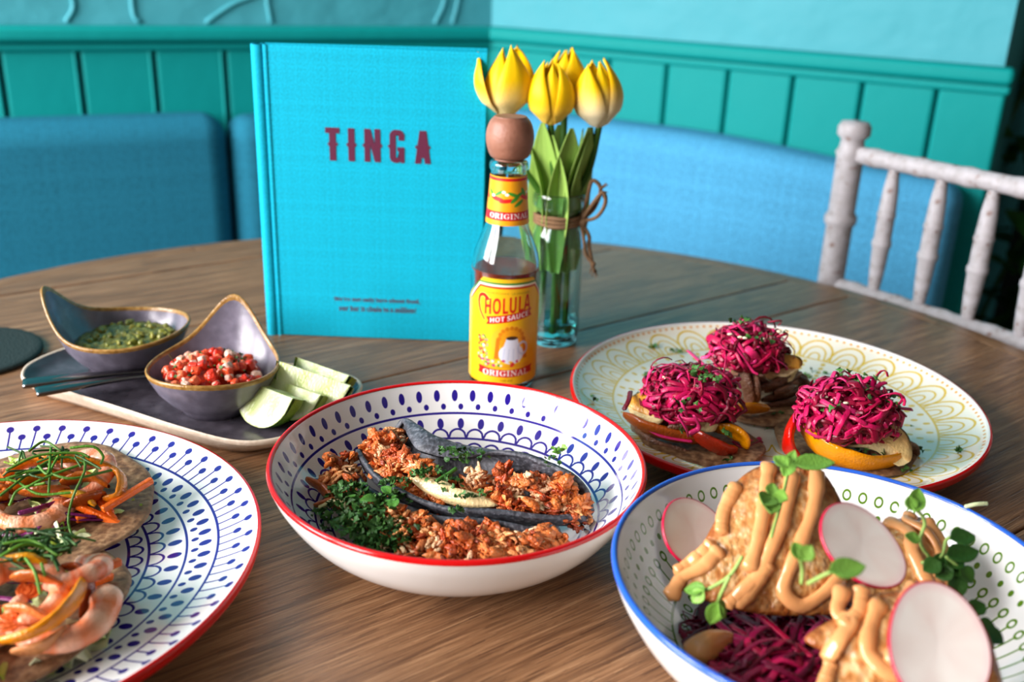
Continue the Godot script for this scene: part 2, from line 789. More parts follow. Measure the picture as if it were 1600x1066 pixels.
	var corn := noise_tex(0.035, [[0.0, Color(0.30, 0.19, 0.12)], [0.35, Color(0.47, 0.33, 0.21)], [0.7, Color(0.60, 0.46, 0.32)], [1.0, Color(0.70, 0.57, 0.42)]], 41, 256, 5)
	m = mat("corn_tortilla", Color.WHITE, 0.6)
	m.albedo_texture = corn
	bumpy(m, corn, 0.10, 18.0)
	var ash := noise_tex(0.04, [[0.0, Color(0.12, 0.12, 0.135)], [0.42, Color(0.24, 0.245, 0.27)], [0.7, Color(0.37, 0.38, 0.41)], [1.0, Color(0.62, 0.63, 0.65)]], 43, 256, 5)
	m = mat("blue_corn", Color.WHITE, 0.5)
	m.albedo_texture = ash
	bumpy(m, ash, 0.08, 30.0)
	var crust := noise_tex(0.022, [[0.0, Color(0.46, 0.22, 0.07)], [0.3, Color(0.66, 0.40, 0.17)], [0.52, Color(0.77, 0.56, 0.32)], [0.72, Color(0.86, 0.72, 0.52)], [1.0, Color(0.93, 0.86, 0.74)]], 45, 512, 5)
	m = vmat("fried_crust", 0.34, 0.55)
	m.albedo_texture = crust
	bumpy(m, noise_tex(0.05, [], 46, 256, 4), 0.16, 14.0)
	m = mat("chipotle_sauce", Color(0.87, 0.60, 0.37), 0.2, 0.55)
	m.subsurf_scatter_enabled = true
	m.subsurf_scatter_strength = 0.04
	bumpy(m, grain, 0.04, 14.0)
	var salsa := noise_tex(0.045, [[0.0, Color(0.24, 0.25, 0.06)], [0.5, Color(0.46, 0.46, 0.17)], [1.0, Color(0.66, 0.64, 0.34)]], 47, 256, 4)
	m = mat("green_salsa", Color.WHITE, 0.14, 0.6)
	m.albedo_texture = salsa
	bumpy(m, salsa, 0.25, 16.0)
	m = mat("lettering", Color(0.36, 0.085, 0.22), 0.5)
	bumpy(m, fine, 0.005, 20.0)
	# bottle and jar
	m = mat("clear_glass", Color(0.90, 0.97, 0.96, 0.0), 0.0)
	m.refraction_enabled = true
	m.refraction_scale = 0.05
	m = mat("jar_glass", Color(0.86, 0.97, 0.98, 0.0), 0.0)
	m.refraction_enabled = true
	m.refraction_scale = 0.05
	m = mat("water", Color(0.55, 0.90, 0.88, 0.0), 0.0)
	m.refraction_enabled = true
	m.refraction_scale = 0.033
	m = mat("hot_sauce", Color(0.62, 0.16, 0.04), 0.25)
	bumpy(m, grain, 0.02, 10.0)
	var ball := noise_tex(0.02, [[0.0, Color(0.50, 0.32, 0.24)], [1.0, Color(0.66, 0.46, 0.37)]], 51, 256)
	m = mat("turned_wood", Color.WHITE, 0.5)
	m.albedo_texture = ball
	bumpy(m, fine, 0.02, 12.0)
	m = mat("jute", Color(0.50, 0.38, 0.26), 0.9)
	bumpy(m, fine, 0.1, 40.0)
	m = mat("dark_patch_green", Color(0.05, 0.12, 0.11), 0.7)  # dark green that stands for a dark reflection on the table top
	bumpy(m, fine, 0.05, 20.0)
	m = mat("paper", Color(0.88, 0.86, 0.80), 0.8)
	bumpy(m, fine, 0.01, 20.0)


# ---------------------------------------------------------------- the room
func slab(a: Vector3, b: Vector3, y0: float, y1: float, thick: float, r := 0.0) -> ArrayMesh:
	# an upright wall whose inner face runs from a to b; its body lies on the right of that way
	var d := (b - a).normalized()
	var out := d.cross(Vector3.UP)
	var mb := MB.new()
	var x := Transform3D(Basis(d, Vector3.UP, out), (a + b) * 0.5 + Vector3.UP * (y0 + y1) * 0.5 + out * thick * 0.5)
	rbox(mb, Vector3(a.distance_to(b), y1 - y0, thick), r, 2, x)
	return mb.mesh()


func make_room() -> void:
	var end_l := CORNER + ALONG_L * 2.4
	var end_r := CORNER + ALONG_R * 0.795
	var back := end_r - OUT_R * 0.9
	var far_r := Vector3(2.7, 0, back.z + 0.9)
	var cl := Vector3(end_l.x, 0, end_l.z)
	var ch := Vector3(end_l.x, 0, 2.5)
	var cr := Vector3(2.7, 0, 2.5)
	var mb := MB.new()
	rbox(mb, Vector3(6.4, 0.1, 6.6), 0.0, 1, at(0.2, -0.05, -0.1))
	struct("floor", mb.mesh(), M.floor_board, "brown wooden floor of the restaurant below the table", "floor")
	mb = MB.new()
	rbox(mb, Vector3(6.4, 0.1, 6.6), 0.0, 1, at(0.2, 2.75, -0.1))
	struct("ceiling", mb.mesh(), M.white_wall, "white ceiling above the corner table", "ceiling")
	struct("wall_left", slab(CORNER - ALONG_L * 0.02, end_l, 0, 2.7, 0.1), M.pale_plaster, "pale turquoise plaster wall on the left, above the dado rail", "wall")
	var o: Node3D
	mb = MB.new()
	# the right wall ends in the open: its end face is the return
	var e := end_r - ALONG_R * 0.012
	struct("wall_right", slab(e, CORNER, 0, 2.7, 0.9), M.pale_plaster, "pale turquoise plaster wall on the right, above the dado rail", "wall")
	struct("wall_recess", slab(far_r, back - ALONG_R * 0.3, 0, 2.7, 0.1), M.dark_wall, "dark green recess wall past the end of the right wall", "wall")
	# the wall with the two windows
	var parts := MB.new()
	var y0 := 0.95
	var y1 := 2.30
	var zs := [cl.z - 0.05, WIN_A.z - 0.5, WIN_A.z + 0.5, WIN_B.z - 0.5, WIN_B.z + 0.5, ch.z]
	for k in 5:
		var lo: float = zs[k]
		var hi: float = zs[k + 1]
		if k % 2 == 0:
			rbox(parts, Vector3(0.16, 2.7, hi - lo), 0.0, 1, at(cl.x - 0.08, 1.35, (lo + hi) * 0.5))
		else:
			rbox(parts, Vector3(0.16, y0, hi - lo), 0.0, 1, at(cl.x - 0.08, y0 * 0.5, (lo + hi) * 0.5))
			rbox(parts, Vector3(0.16, 2.7 - y1, hi - lo), 0.0, 1, at(cl.x - 0.08, (2.7 + y1) * 0.5, (lo + hi) * 0.5))
	struct("wall_window", parts.mesh(), M.white_wall, "white wall with two tall windows, out of the picture on the left", "wall")
	var n := 0
	for w in [WIN_A, WIN_B]:
		n += 1
		o = Node3D.new()
		o.name = "window_%d" % n
		add_child(o)
		o.position = Vector3(cl.x - 0.08, (y0 + y1) * 0.5, w.z)
		tag(o, "tall white window nearer the corner of the room" if n == 1 else "tall white window farther from the corner of the room", "window", "", "structure")
		mb = MB.new()
		for s in [-1, 1]:
			rbox(mb, Vector3(0.06, y1 - y0, 0.05), 0.006, 1, at(0, 0, s * 0.475))
			rbox(mb, Vector3(0.06, 0.05, 0.9), 0.006, 1, at(0, s * ((y1 - y0) * 0.5 - 0.025), 0))
		rbox(mb, Vector3(0.05, 0.04, 0.9), 0.006, 1)
		obj("frame", mb.mesh(), M.window_paint, o)
		for s in [-1, 1]:
			mb = MB.new()
			rbox(mb, Vector3(0.004, 0.70, 0.9), 0.0, 1, at(0, s * 0.36, 0))
			obj("pane", mb.mesh(), M.pane, o)
	struct("wall_rear", slab(ch, cr, 0, 2.7, 0.1), M.white_wall, "white rear wall behind the viewer", "wall")
	struct("wall_side", slab(cr, far_r, 0, 2.7, 0.1), M.white_wall, "white side wall on the right, out of the picture", "wall")
	# tongue-and-groove boards and the dado rail
	var rail_y := T + 0.186
	for side in 2:
		var along: Vector3 = [ALONG_L, ALONG_R][side]
		var out: Vector3 = [OUT_L, OUT_R][side]
		var p := Node3D.new()
		p.name = ["trim_1", "trim_2"][side]
		add_child(p)
		tag(p, ["teal tongue and groove boards with dado rail on the left wall", "teal tongue and groove boards with dado rail on the right wall"][side], "wall panelling", "", "structure")
		var sx: float = [-1.0, 1.0][side]
		p.transform = Transform3D(Basis(along * sx, Vector3.UP, out), CORNER)
		var first: float = [0.036, 0.034][side]
		var step: float = [0.1005, 0.0965][side]
		var count: int = [14, 8][side]
		var spare := 0.0
		for k in count + 1:
			var a0 := 0.0 if k == 0 else first + step * (k - 1)
			var a1 := first + step * k
			if side == 1 and k == count:
				a1 = 0.795
			if a1 - a0 < 0.01:
				continue
			obj("board", box_mesh(Vector3(a1 - a0 - 0.0035, rail_y - 0.03, 0.016), 0.0055, 3), M.teal_paint, p, at(sx * (a0 + a1) * 0.5, (rail_y - 0.03) * 0.5, 0.008))
			if side == 0 and k < count:
				mb = MB.new()
				tube(mb, [Vector3(sx * (a1 + 0.006), 0.02, 0.0145), Vector3(sx * (a1 + 0.006), rail_y - 0.03, 0.0145)], 0.0035, 8)
				obj("bead", mb.mesh(), M.teal_paint, p)
		var len: float = [1.45, 0.80][side]
		mb = MB.new()
		rbox(mb, Vector3(len, 0.022, 0.034), 0.008, 3, at(sx * len * 0.5, rail_y - 0.011, 0.017))
		rbox(mb, Vector3(len - 0.004, 0.014, 0.022), 0.005, 2, at(sx * len * 0.5, rail_y - 0.028, 0.011))
		obj("dado_rail", mb.mesh(), M.teal_paint, p)
		mb = MB.new()
		rbox(mb, Vector3(len, 0.1, 0.024), 0.005, 2, at(sx * len * 0.5, 0.05, 0.012))
		obj("skirting", mb.mesh(), M.teal_paint, p)
	# raised cracks in the plaster of the left wall
	mb = MB.new()
	for c in [[[0.46, 0.19], [0.42, 0.215], [0.385, 0.23], [0.36, 0.26]], [[0.365, 0.19], [0.368, 0.23], [0.35, 0.26]], [[0.65, 0.19], [0.638, 0.21], [0.642, 0.24]], [[0.56, 0.24], [0.56, 0.20], [0.553, 0.19]], [[0.10, 0.19], [0.085, 0.22], [0.08, 0.26]], [[0.07, 0.19], [0.06, 0.23], [0.064, 0.27]]]:
		var pts := []
		for q in c:
			pts.append(CORNER + ALONG_L * q[0] + Vector3.UP * (T + q[1]))
		tube(mb, smooth(pts, 10), 0.0042, 6)
	o = struct("trim_3", mb.mesh(), M.pale_plaster, "raised crack lines in the pale plaster above the left rail", "plaster")
	stuff(o)
	o.set_meta("kind", "structure")
	make_benches()
	make_plant()


func make_benches() -> void:
	# [along the wall from, to, top, bottom, which wall]
	for b in [[0.455, 1.55, 0.068, "blue fabric back cushion of the bench along the left wall, nearest the left edge"], [0.06, 0.452, 0.063, "blue fabric back cushion of the bench in the corner behind the menu"]]:
		bench(b[0], b[1], b[2], ALONG_L, OUT_L, b[3], false)
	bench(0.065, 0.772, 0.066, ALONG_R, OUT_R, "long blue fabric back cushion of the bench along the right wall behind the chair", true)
	var mb := MB.new()
	var k := [[ALONG_L, OUT_L, 0.25, 1.55], [ALONG_R, OUT_R, 0.25, 0.80]]
	for i in 2:
		mb = MB.new()
		var sx: float = [-1.0, 1.0][i]
		var x := Transform3D(Basis(k[i][0] * sx, Vector3.UP, k[i][1]), CORNER)
		var len: float = k[i][3] - k[i][2]
		rbox(mb, Vector3(len, 0.10, 0.27), 0.03, 3, x * at(sx * (k[i][2] + len * 0.5), 0.42, 0.165))
		rbox(mb, Vector3(len, 0.36, 0.23), 0.01, 2, x * at(sx * (k[i][2] + len * 0.5), 0.18, 0.15))
		tag(obj("wall_bench", mb.mesh(), M.bench_cloth), ["blue upholstered bench seat under the left wall, below the table top", "blue upholstered bench seat under the right wall, below the table top"][i], "bench", "")


func bench(a0: float, a1: float, top: float, along: Vector3, out: Vector3, label: String, slope: bool) -> void:
	var t := thing("bench_cushion", label, "cushion")
	var sx := 1.0 if slope else -1.0
	t.transform = Transform3D(Basis(along * sx, Vector3.UP, out), CORNER)
	var mb := MB.new()
	var len := a1 - a0
	var high := 0.335
	rbox(mb, Vector3(len, high, 0.085), 0.034, 6, at(0, 0, 0), 12)
	for i in mb.v.size():
		var q := mb.v[i]
		var sag := 0.0
		if slope:
			sag = -0.024 * smoothstep(-0.2, 1.0, q.x / len * 2)
		q.y += sag * (q.y / high + 0.5)
		q.z += 0.006 * (1.0 - pow(absf(q.x) / len * 2, 3.0)) * signf(q.z) + 0.0015 * noise.get_noise_3d(q.x * 400, q.y * 300, q.z * 100)
		mb.v[i] = q + Vector3(sx * (a0 + a1) * 0.5, T + top - high * 0.5, 0.062)
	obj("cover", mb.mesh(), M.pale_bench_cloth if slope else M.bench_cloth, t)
	# the piped seam along the front edge
	mb = MB.new()
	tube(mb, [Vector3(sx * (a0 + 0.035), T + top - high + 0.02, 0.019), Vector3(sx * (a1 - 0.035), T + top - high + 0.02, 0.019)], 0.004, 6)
	obj("seam", mb.mesh(), M.pale_bench_cloth if slope else M.bench_cloth, t)


func leaf(mb: MB, x: Transform3D, long: float, wide: float, curl: float, th: float, lobes := 0.0) -> void:
	sheet(mb, func(u: float, v: float) -> Vector3:
		var w := wide * 0.5 * pow(sin(PI * pow(v, 0.8)), 0.8) * (1.0 + lobes * sin(v * 19.0)) + 0.0002
		var s := (u - 0.5) * 2
		return x * Vector3(s * w, curl * v * v + absf(s) * w * 0.35, -v * long), 4, 6, th)


func make_plant() -> void:
	var t := thing("climbing_plant", "dark green leafy climbing plant in the recess at the right edge", "plant", Vector3(0.80, 0, -1.52))
	var mb := MB.new()
	for k in 5:
		var pts := []
		for i in 8:
			pts.append(Vector3(0.05 * sin(i * 1.3 + k) + k * 0.07 - 0.12, i * 0.2, -0.06 * cos(i * 0.9 + k * 2)))
		tube(mb, smooth(pts, 24), 0.004, 6)
	obj("stem", mb.mesh(), M.leaf_green, t)
	var one := MB.new()
	leaf(one, Transform3D(), 0.055, 0.045, -0.012, 0.0006, 0.12)
	var all := MB.new()
	for i in 620:
		var x := Transform3D(Basis.from_euler(Vector3(rng.randf_range(-0.9, 0.9), rng.randf_range(-PI, PI), rng.randf_range(-0.6, 0.6))), Vector3(rng.randf_range(-0.06, 0.45), rng.randf_range(0.25, 0.98), rng.randf_range(-0.10, 0.16)))
		all.add(one, x.scaled_local(Vector3.ONE * rng.randf_range(0.6, 1.3)))
	stuff(obj("foliage", all.mesh(), M.leaf_green, t))
	var pot := MB.new()
	lathe(pot, curve2([Vector2(0, 0), Vector2(0.11, 0), Vector2(0.13, 0.12), Vector2(0.15, 0.28), Vector2(0.14, 0.28), Vector2(0.12, 0.2), Vector2(0, 0.2)], 30), 32)
	obj("pot", pot.mesh(), M.oak_dark, t, at(0.05, 0, 0))


# ---------------------------------------------------------------- the table and the chair
func make_table() -> void:
	var t := thing("round_table", "round oak table top of wide planks with an edge ring", "table", Vector3(-0.049, 0, -0.573))
	var radius := 0.542
	var ring := 0.52
	var a := Vector3(0.80, 0, -0.60)     # along the grain
	var b := Vector3(0.60, 0, 0.80)
	var centre := Vector3(-0.049, 0, -0.573)
	# seams between the planks, measured along b from the world's origin
	var cuts := [-1.15, -0.95, -0.79, -0.612, -0.548, -0.225, -0.06, 0.1]
	var off := b.dot(centre)
	for i in cuts.size() - 1:
		var lo: float = maxf(cuts[i] - off, -ring)
		var hi: float = minf(cuts[i + 1] - off, ring)
		if hi - lo < 0.005:
			continue
		var mb := MB.new()
		var shift := Vector2(rng.randf(), rng.randf())
		var rows := 12
		var gap := 0.0006
		lo += gap
		hi -= gap
		var rr := ring - 0.0006
		# top face and a small bevel down into the joint
		for side in 3:
			var first := mb.v.size()
			for j in rows + 1:
				var q := lerpf(lo, hi, float(j) / rows)
				var half := sqrt(maxf(rr * rr - q * q, 0))
				for k in 25:
					var s := lerpf(-half, half, k / 24.0)
					var inset := 0.0012
					var qq := clampf(q, lo + inset, hi - inset) if side == 0 else q
					var y := T if side == 0 else (T - 0.0012 if side == 1 else T - 0.03)
					mb.p(a * s + b * qq + Vector3.UP * y, Vector2(s * 2.0, q * 2.6) + shift)
			for j in rows:
				for k in 24:
					var c := first + j * 25 + k
					if side == 0:
						mb.quad(c, c + 25, c + 26, c + 1)
					elif side == 2:
						mb.quad(c, c + 1, c + 26, c + 25)
		# close the edges between the three layers
		var layer := (rows + 1) * 25
		for l in 2:
			for k in 24:
				var p0 := l * layer + k
				mb.quad(p0, p0 + 1, p0 + layer + 1, p0 + layer)
				p0 += rows * 25
				mb.quad(p0 + layer, p0 + layer + 1, p0 + 1, p0)
		obj("plank", mb.mesh(), M.oak, t)
	# edge ring in eight lengths
	for i in 8:
		var mb := MB.new()
		var a0 := TAU * i / 8.0 + 0.2
		var prof := [Vector2(ring, T - 0.03), Vector2(ring, T - 0.001), Vector2(ring + 0.001, T), Vector2(radius - 0.005, T), Vector2(radius - 0.0015, T - 0.0015), Vector2(radius, T - 0.005), Vector2(radius, T - 0.026), Vector2(radius - 0.004, T - 0.03)]
		for k in 17:
			var ang := a0 + (TAU / 8.0) * (k / 16.0)
			if k == 0:
				ang += 0.0012
			for q in prof:
				mb.p(Vector3(q.x * cos(ang), q.y, q.x * sin(ang)), Vector2(ang * 0.54 * 2, q.x * 2.6 + i * 0.37))
		for k in 16:
			for j in prof.size() - 1:
				var c := k * prof.size() + j
				mb.quad(c, c + 1, c + prof.size() + 1, c + prof.size())
		obj("edge_ring", mb.mesh(), M.oak, t)
	var under := MB.new()
	lathe(under, [Vector2(0, T - 0.045), Vector2(0.50, T - 0.045), Vector2(0.50, T - 0.0305), Vector2(0, T - 0.0305)], 48)
	obj("under_frame", under.mesh(), M.oak_dark, t)
	var ped := MB.new()
	lathe(ped, curve2([Vector2(0, 0.02), Vector2(0.30, 0.0), Vector2(0.30, 0.03), Vector2(0.08, 0.07), Vector2(0.05, 0.2), Vector2(0.06, 0.4), Vector2(0.05, 0.6), Vector2(0.12, 0.69), Vector2(0.12, T - 0.046)], 60), 32)
	obj("pedestal", ped.mesh(), M.oak_dark, t)


func make_chair() -> void:
	var t := thing("dining_chair", "chipped white wooden chair with spindle back behind the table on the right", "chair", Vector3(0.3402, 0, -1.0285), -atan2(0.787, 0.617))
	var post := [Vector2(0.0, 0.0), Vector2(0.012, 0.0), Vector2(0.0135, 0.3), Vector2(0.0135, 0.45), Vector2(0.0135, 0.70), Vector2(0.0135, 0.795), Vector2(0.0165, 0.80), Vector2(0.0165, 0.806), Vector2(0.0135, 0.811), Vector2(0.0135, 0.868), Vector2(0.0155, 0.873), Vector2(0.0125, 0.878), Vector2(0.0115, 0.886), Vector2(0.0165, 0.891), Vector2(0.0165, 0.899), Vector2(0.0135, 0.904), Vector2(0.0, 0.905)]
	var mb := MB.new()
	lathe(mb, post, 20)
	var pm := mb.mesh()
	obj("back_post", pm, M.chipped_white, t)
	obj("back_post", pm, M.chipped_white, t, at(0.36, 0, 0))
	for y in [T + 0.122, T - 0.018]:
		mb = MB.new()
		var pts := []
		var rad := []
		for i in 37:
			pts.append(Vector3(i * 0.01, y, 0))
			rad.append(0.0088 + (0.0012 if i % 5 == 3 else 0.0))
		tube(mb, pts, rad, 12)
		obj("top_rail" if y > T else "back_rail", mb.mesh(), M.chipped_white, t)
	for k in 6:
		mb = MB.new()
		lathe(mb, [Vector2(0.0052, 0), Vector2(0.0075, 0.028), Vector2(0.0085, 0.05), Vector2(0.0098, 0.053), Vector2(0.0098, 0.057), Vector2(0.0085, 0.06), Vector2(0.0085, 0.082), Vector2(0.0095, 0.085), Vector2(0.0085, 0.088), Vector2(0.0075, 0.11), Vector2(0.0045, 0.136)], 14)
		obj("spindle", mb.mesh(), M.chipped_white, t, at(0.052 + k * 0.0515, T - 0.016, 0))
	var seat := MB.new()
	rbox(seat, Vector3(0.40, 0.03, 0.38), 0.012, 3, at(0.18, 0.45, 0.19))
	obj("seat", seat.mesh(), M.chipped_white, t)
	for x in [0.0, 0.36]:
		mb = MB.new()
		lathe(mb, [Vector2(0.0, 0.0), Vector2(0.012, 0.0), Vector2(0.015, 0.2), Vector2(0.015, 0.435), Vector2(0, 0.436)], 16)
		obj("front_leg", mb.mesh(), M.chipped_white, t, at(x, 0, 0.36))


# ---------------------------------------------------------------- crockery
const INDIGO := Color(0.145, 0.085, 0.50)
const SUN := Color(0.88, 0.72, 0.13)
const LEAF := Color(0.33, 0.50, 0.10)


# arc length from the middle of a profile to radius r
func arc(prof: Array, r: float) -> float:
	var s := 0.0
	for i in range(1, prof.size()):
		if prof[i].x >= r:
			return s + prof[i].distance_to(prof[i - 1]) * (r - prof[i - 1].x) / maxf(prof[i].x - prof[i - 1].x, 1e-6)
		s += prof[i].distance_to(prof[i - 1])
	return s


class Plate:
	var pt: Paint
	var k: float
	var mid: float
	var radii := PackedFloat32Array()
	var arcs := PackedFloat32Array()

	func s(r: float) -> float:
		for i in range(1, radii.size()):
			if radii[i] >= r:
				return lerpf(arcs[i - 1], arcs[i], (r - radii[i - 1]) / maxf(radii[i] - radii[i - 1], 1e-6)) * k
		return arcs[arcs.size() - 1] * k

	func ring(r: float, wide: float, c: Color) -> void:
		var e := s(r)
		var n := 260
		for i in n:
			var a := TAU * i / n
			var b := TAU * (i + 1) / n
			pt.line(mid + e * cos(a), mid + e * sin(a), mid + e * cos(b), mid + e * sin(b), wide * k, c)

	func ovals(r: float, n: int, long: float, wide: float, c: Color, phase := 0.0, outline := 0.0) -> void:
		for i in n:
			var a := TAU * (i + phase) / n
			pt.oval(mid + s(r) * cos(a), mid + s(r) * sin(a), long * k, wide * k, a, c, outline * k)

	func pins(r0: float, r1: float, n: int, wide: float, c: Color, phase := 0.0) -> void:
		for i in n:
			var a := TAU * (i + phase) / n
			pt.line(mid + s(r0) * cos(a), mid + s(r0) * sin(a), mid + s(r1) * cos(a), mid + s(r1) * sin(a), wide * k, c)

	# a row of arches standing on the ring at r0, their tops at r1
	func arches(r0: float, r1: float, n: int, wide: float, c: Color, narrow := 1.0, phase := 0.0) -> void:
		for i in n:
			var last := Vector2()
			for j in 11:
				var t := -1.0 + j / 5.0
				var a := TAU * (i + phase + 0.5 * t * narrow) / n
				var e := lerpf(s(r0), s(r1), sqrt(maxf(1.0 - t * t, 0.0)))
				var q := Vector2(mid + e * cos(a), mid + e * sin(a))
				if j:
					pt.line(last.x, last.y, q.x, q.y, wide * k, c)
				last = q


func new_plate(inner: Array, size: int, ground: Color) -> Plate:
	var p := Plate.new()
	p.pt = Paint.new(size, size, ground)
	var s := 0.0
	for i in inner.size():
		if i:
			s += inner[i].distance_to(inner[i - 1])
		p.radii.append(inner[i].x)
		p.arcs.append(s)
	p.mid = size * 0.5
	p.k = size * 0.5 / s
	return p


func glazed(called: String, p: Plate) -> StandardMaterial3D:
	var m := mat(called, Color.WHITE, 0.1, 0.55)
	m.albedo_texture = tex(p.pt.image())
	m.clearcoat_enabled = true
	m.clearcoat = 0.4
	m.clearcoat_roughness = 0.05
	return m


func dish(called: String, label: String, category: String, x: float, z: float, inner: Array, outer: Array, rim: Material, face: Material, painted_lip := true) -> Node3D:
	var t := thing(called, label, category, Vector3(x, T, z))
	var span := arc(inner, 9.0)
	var mb := MB.new()
	lathe(mb, inner, 120, span)
	obj("glazed_well", fixed_up(mb), face, t)
	mb = MB.new()
	lathe(mb, outer, 120)
	obj("outside", mb.mesh(), M.white_glaze, t)
	var a: Vector2 = outer[outer.size() - 1]
	var b: Vector2 = inner[inner.size() - 1]
	var c := (a + b) * 0.5
	var rad := a.distance_to(b) * 0.5 + 0.0002
	var lip := []
	for i in 7:
		var e := -0.15 + (PI + 0.3) * i / 6.0
		lip.append(c + Vector2(cos(e) * rad, sin(e) * rad * 0.9 + 0.0002))
	if painted_lip:
		lip.push_front(a + Vector2(0.0004, 0))
		lip.push_front(outer[outer.size() - 3] + Vector2(0.0003, 0))
		lip.append(inner[inner.size() - 2].lerp(b, 0.55) + Vector2(-0.0002, 0.0003))
	else:
		var band := []
		for i in 11:
			band.append(outer[outer.size() - 11 + i] + Vector2(0.0004, -0.0002))
		for i in 3:
			band.append(lip.pop_front() + Vector2(0.0002, 0.0002))
		band.append(lip[0])
		mb = MB.new()
		lathe(mb, band, 120)
		obj("rim_band", mb.mesh(), rim, t)
	mb = MB.new()
	lathe(mb, lip, 120)
	obj("rim_band" if painted_lip else "lip", mb.mesh(), rim if painted_lip else M.white_glaze, t)
	return t


func fixed_up(mb: MB) -> ArrayMesh:
	# make every face of a dish's inside look up
	var up := 0.0
	for i in range(0, mb.ix.size(), 3):
		var f := (mb.v[mb.ix[i + 2]] - mb.v[mb.ix[i]]).cross(mb.v[mb.ix[i + 1]] - mb.v[mb.ix[i]])
		up += f.y
	if up < 0:
		for i in range(0, mb.ix.size(), 3):
			var q := mb.ix[i + 1]
			mb.ix[i + 1] = mb.ix[i + 2]
			mb.ix[i + 2] = q
	return mb.mesh()


const BOWL := Vector2(-0.0263, -0.476)
const BOWL2 := Vector2(0.1469, -0.3742)
const PLATE_R := Vector2(0.1833, -0.639)
const PLATE_L := Vector2(-0.2681, -0.4118)


func bowl_inside(k := 1.0, hk := 1.0) -> Array:
	var a := []
	for q in [[0, 0.0062], [0.025, 0.0064], [0.045, 0.0082], [0.06, 0.0128], [0.072, 0.0190], [0.083, 0.0278], [0.0915, 0.0380], [0.0968, 0.0478], [0.0980, 0.0505]]:
		a.append(Vector2(q[0] * k, q[1] * hk))
	return curve2(a, 40)


func bowl_outside(k := 1.0, hk := 1.0) -> Array:
	var a := []
	for q in [[0, 0.002], [0.040, 0.002], [0.0425, 0.0], [0.047, 0.0], [0.05, 0.0030], [0.066, 0.0092], [0.080, 0.0185], [0.0895, 0.0285], [0.0970, 0.0405], [0.0999, 0.0478], [0.1003, 0.0500]]:
		a.append(Vector2(q[0] * k, q[1] * hk))
	return curve2(a, 44)


func bowl_floor(q: Vector2, k := 1.0, hk := 1.0) -> float:
	# height of the bowl's inside at a place given from its middle
	var r := q.length() / k
	var a := [[0, 0.0062], [0.025, 0.0064], [0.045, 0.0082], [0.06, 0.0128], [0.072, 0.0190], [0.083, 0.0278], [0.0915, 0.0380], [0.0968, 0.0478], [0.2, 0.25]]
	for i in range(1, a.size()):
		if r <= a[i][0]:
			return lerpf(a[i - 1][1], a[i][1], (r - a[i - 1][0]) / (a[i][0] - a[i - 1][0])) * hk
	return 0.06


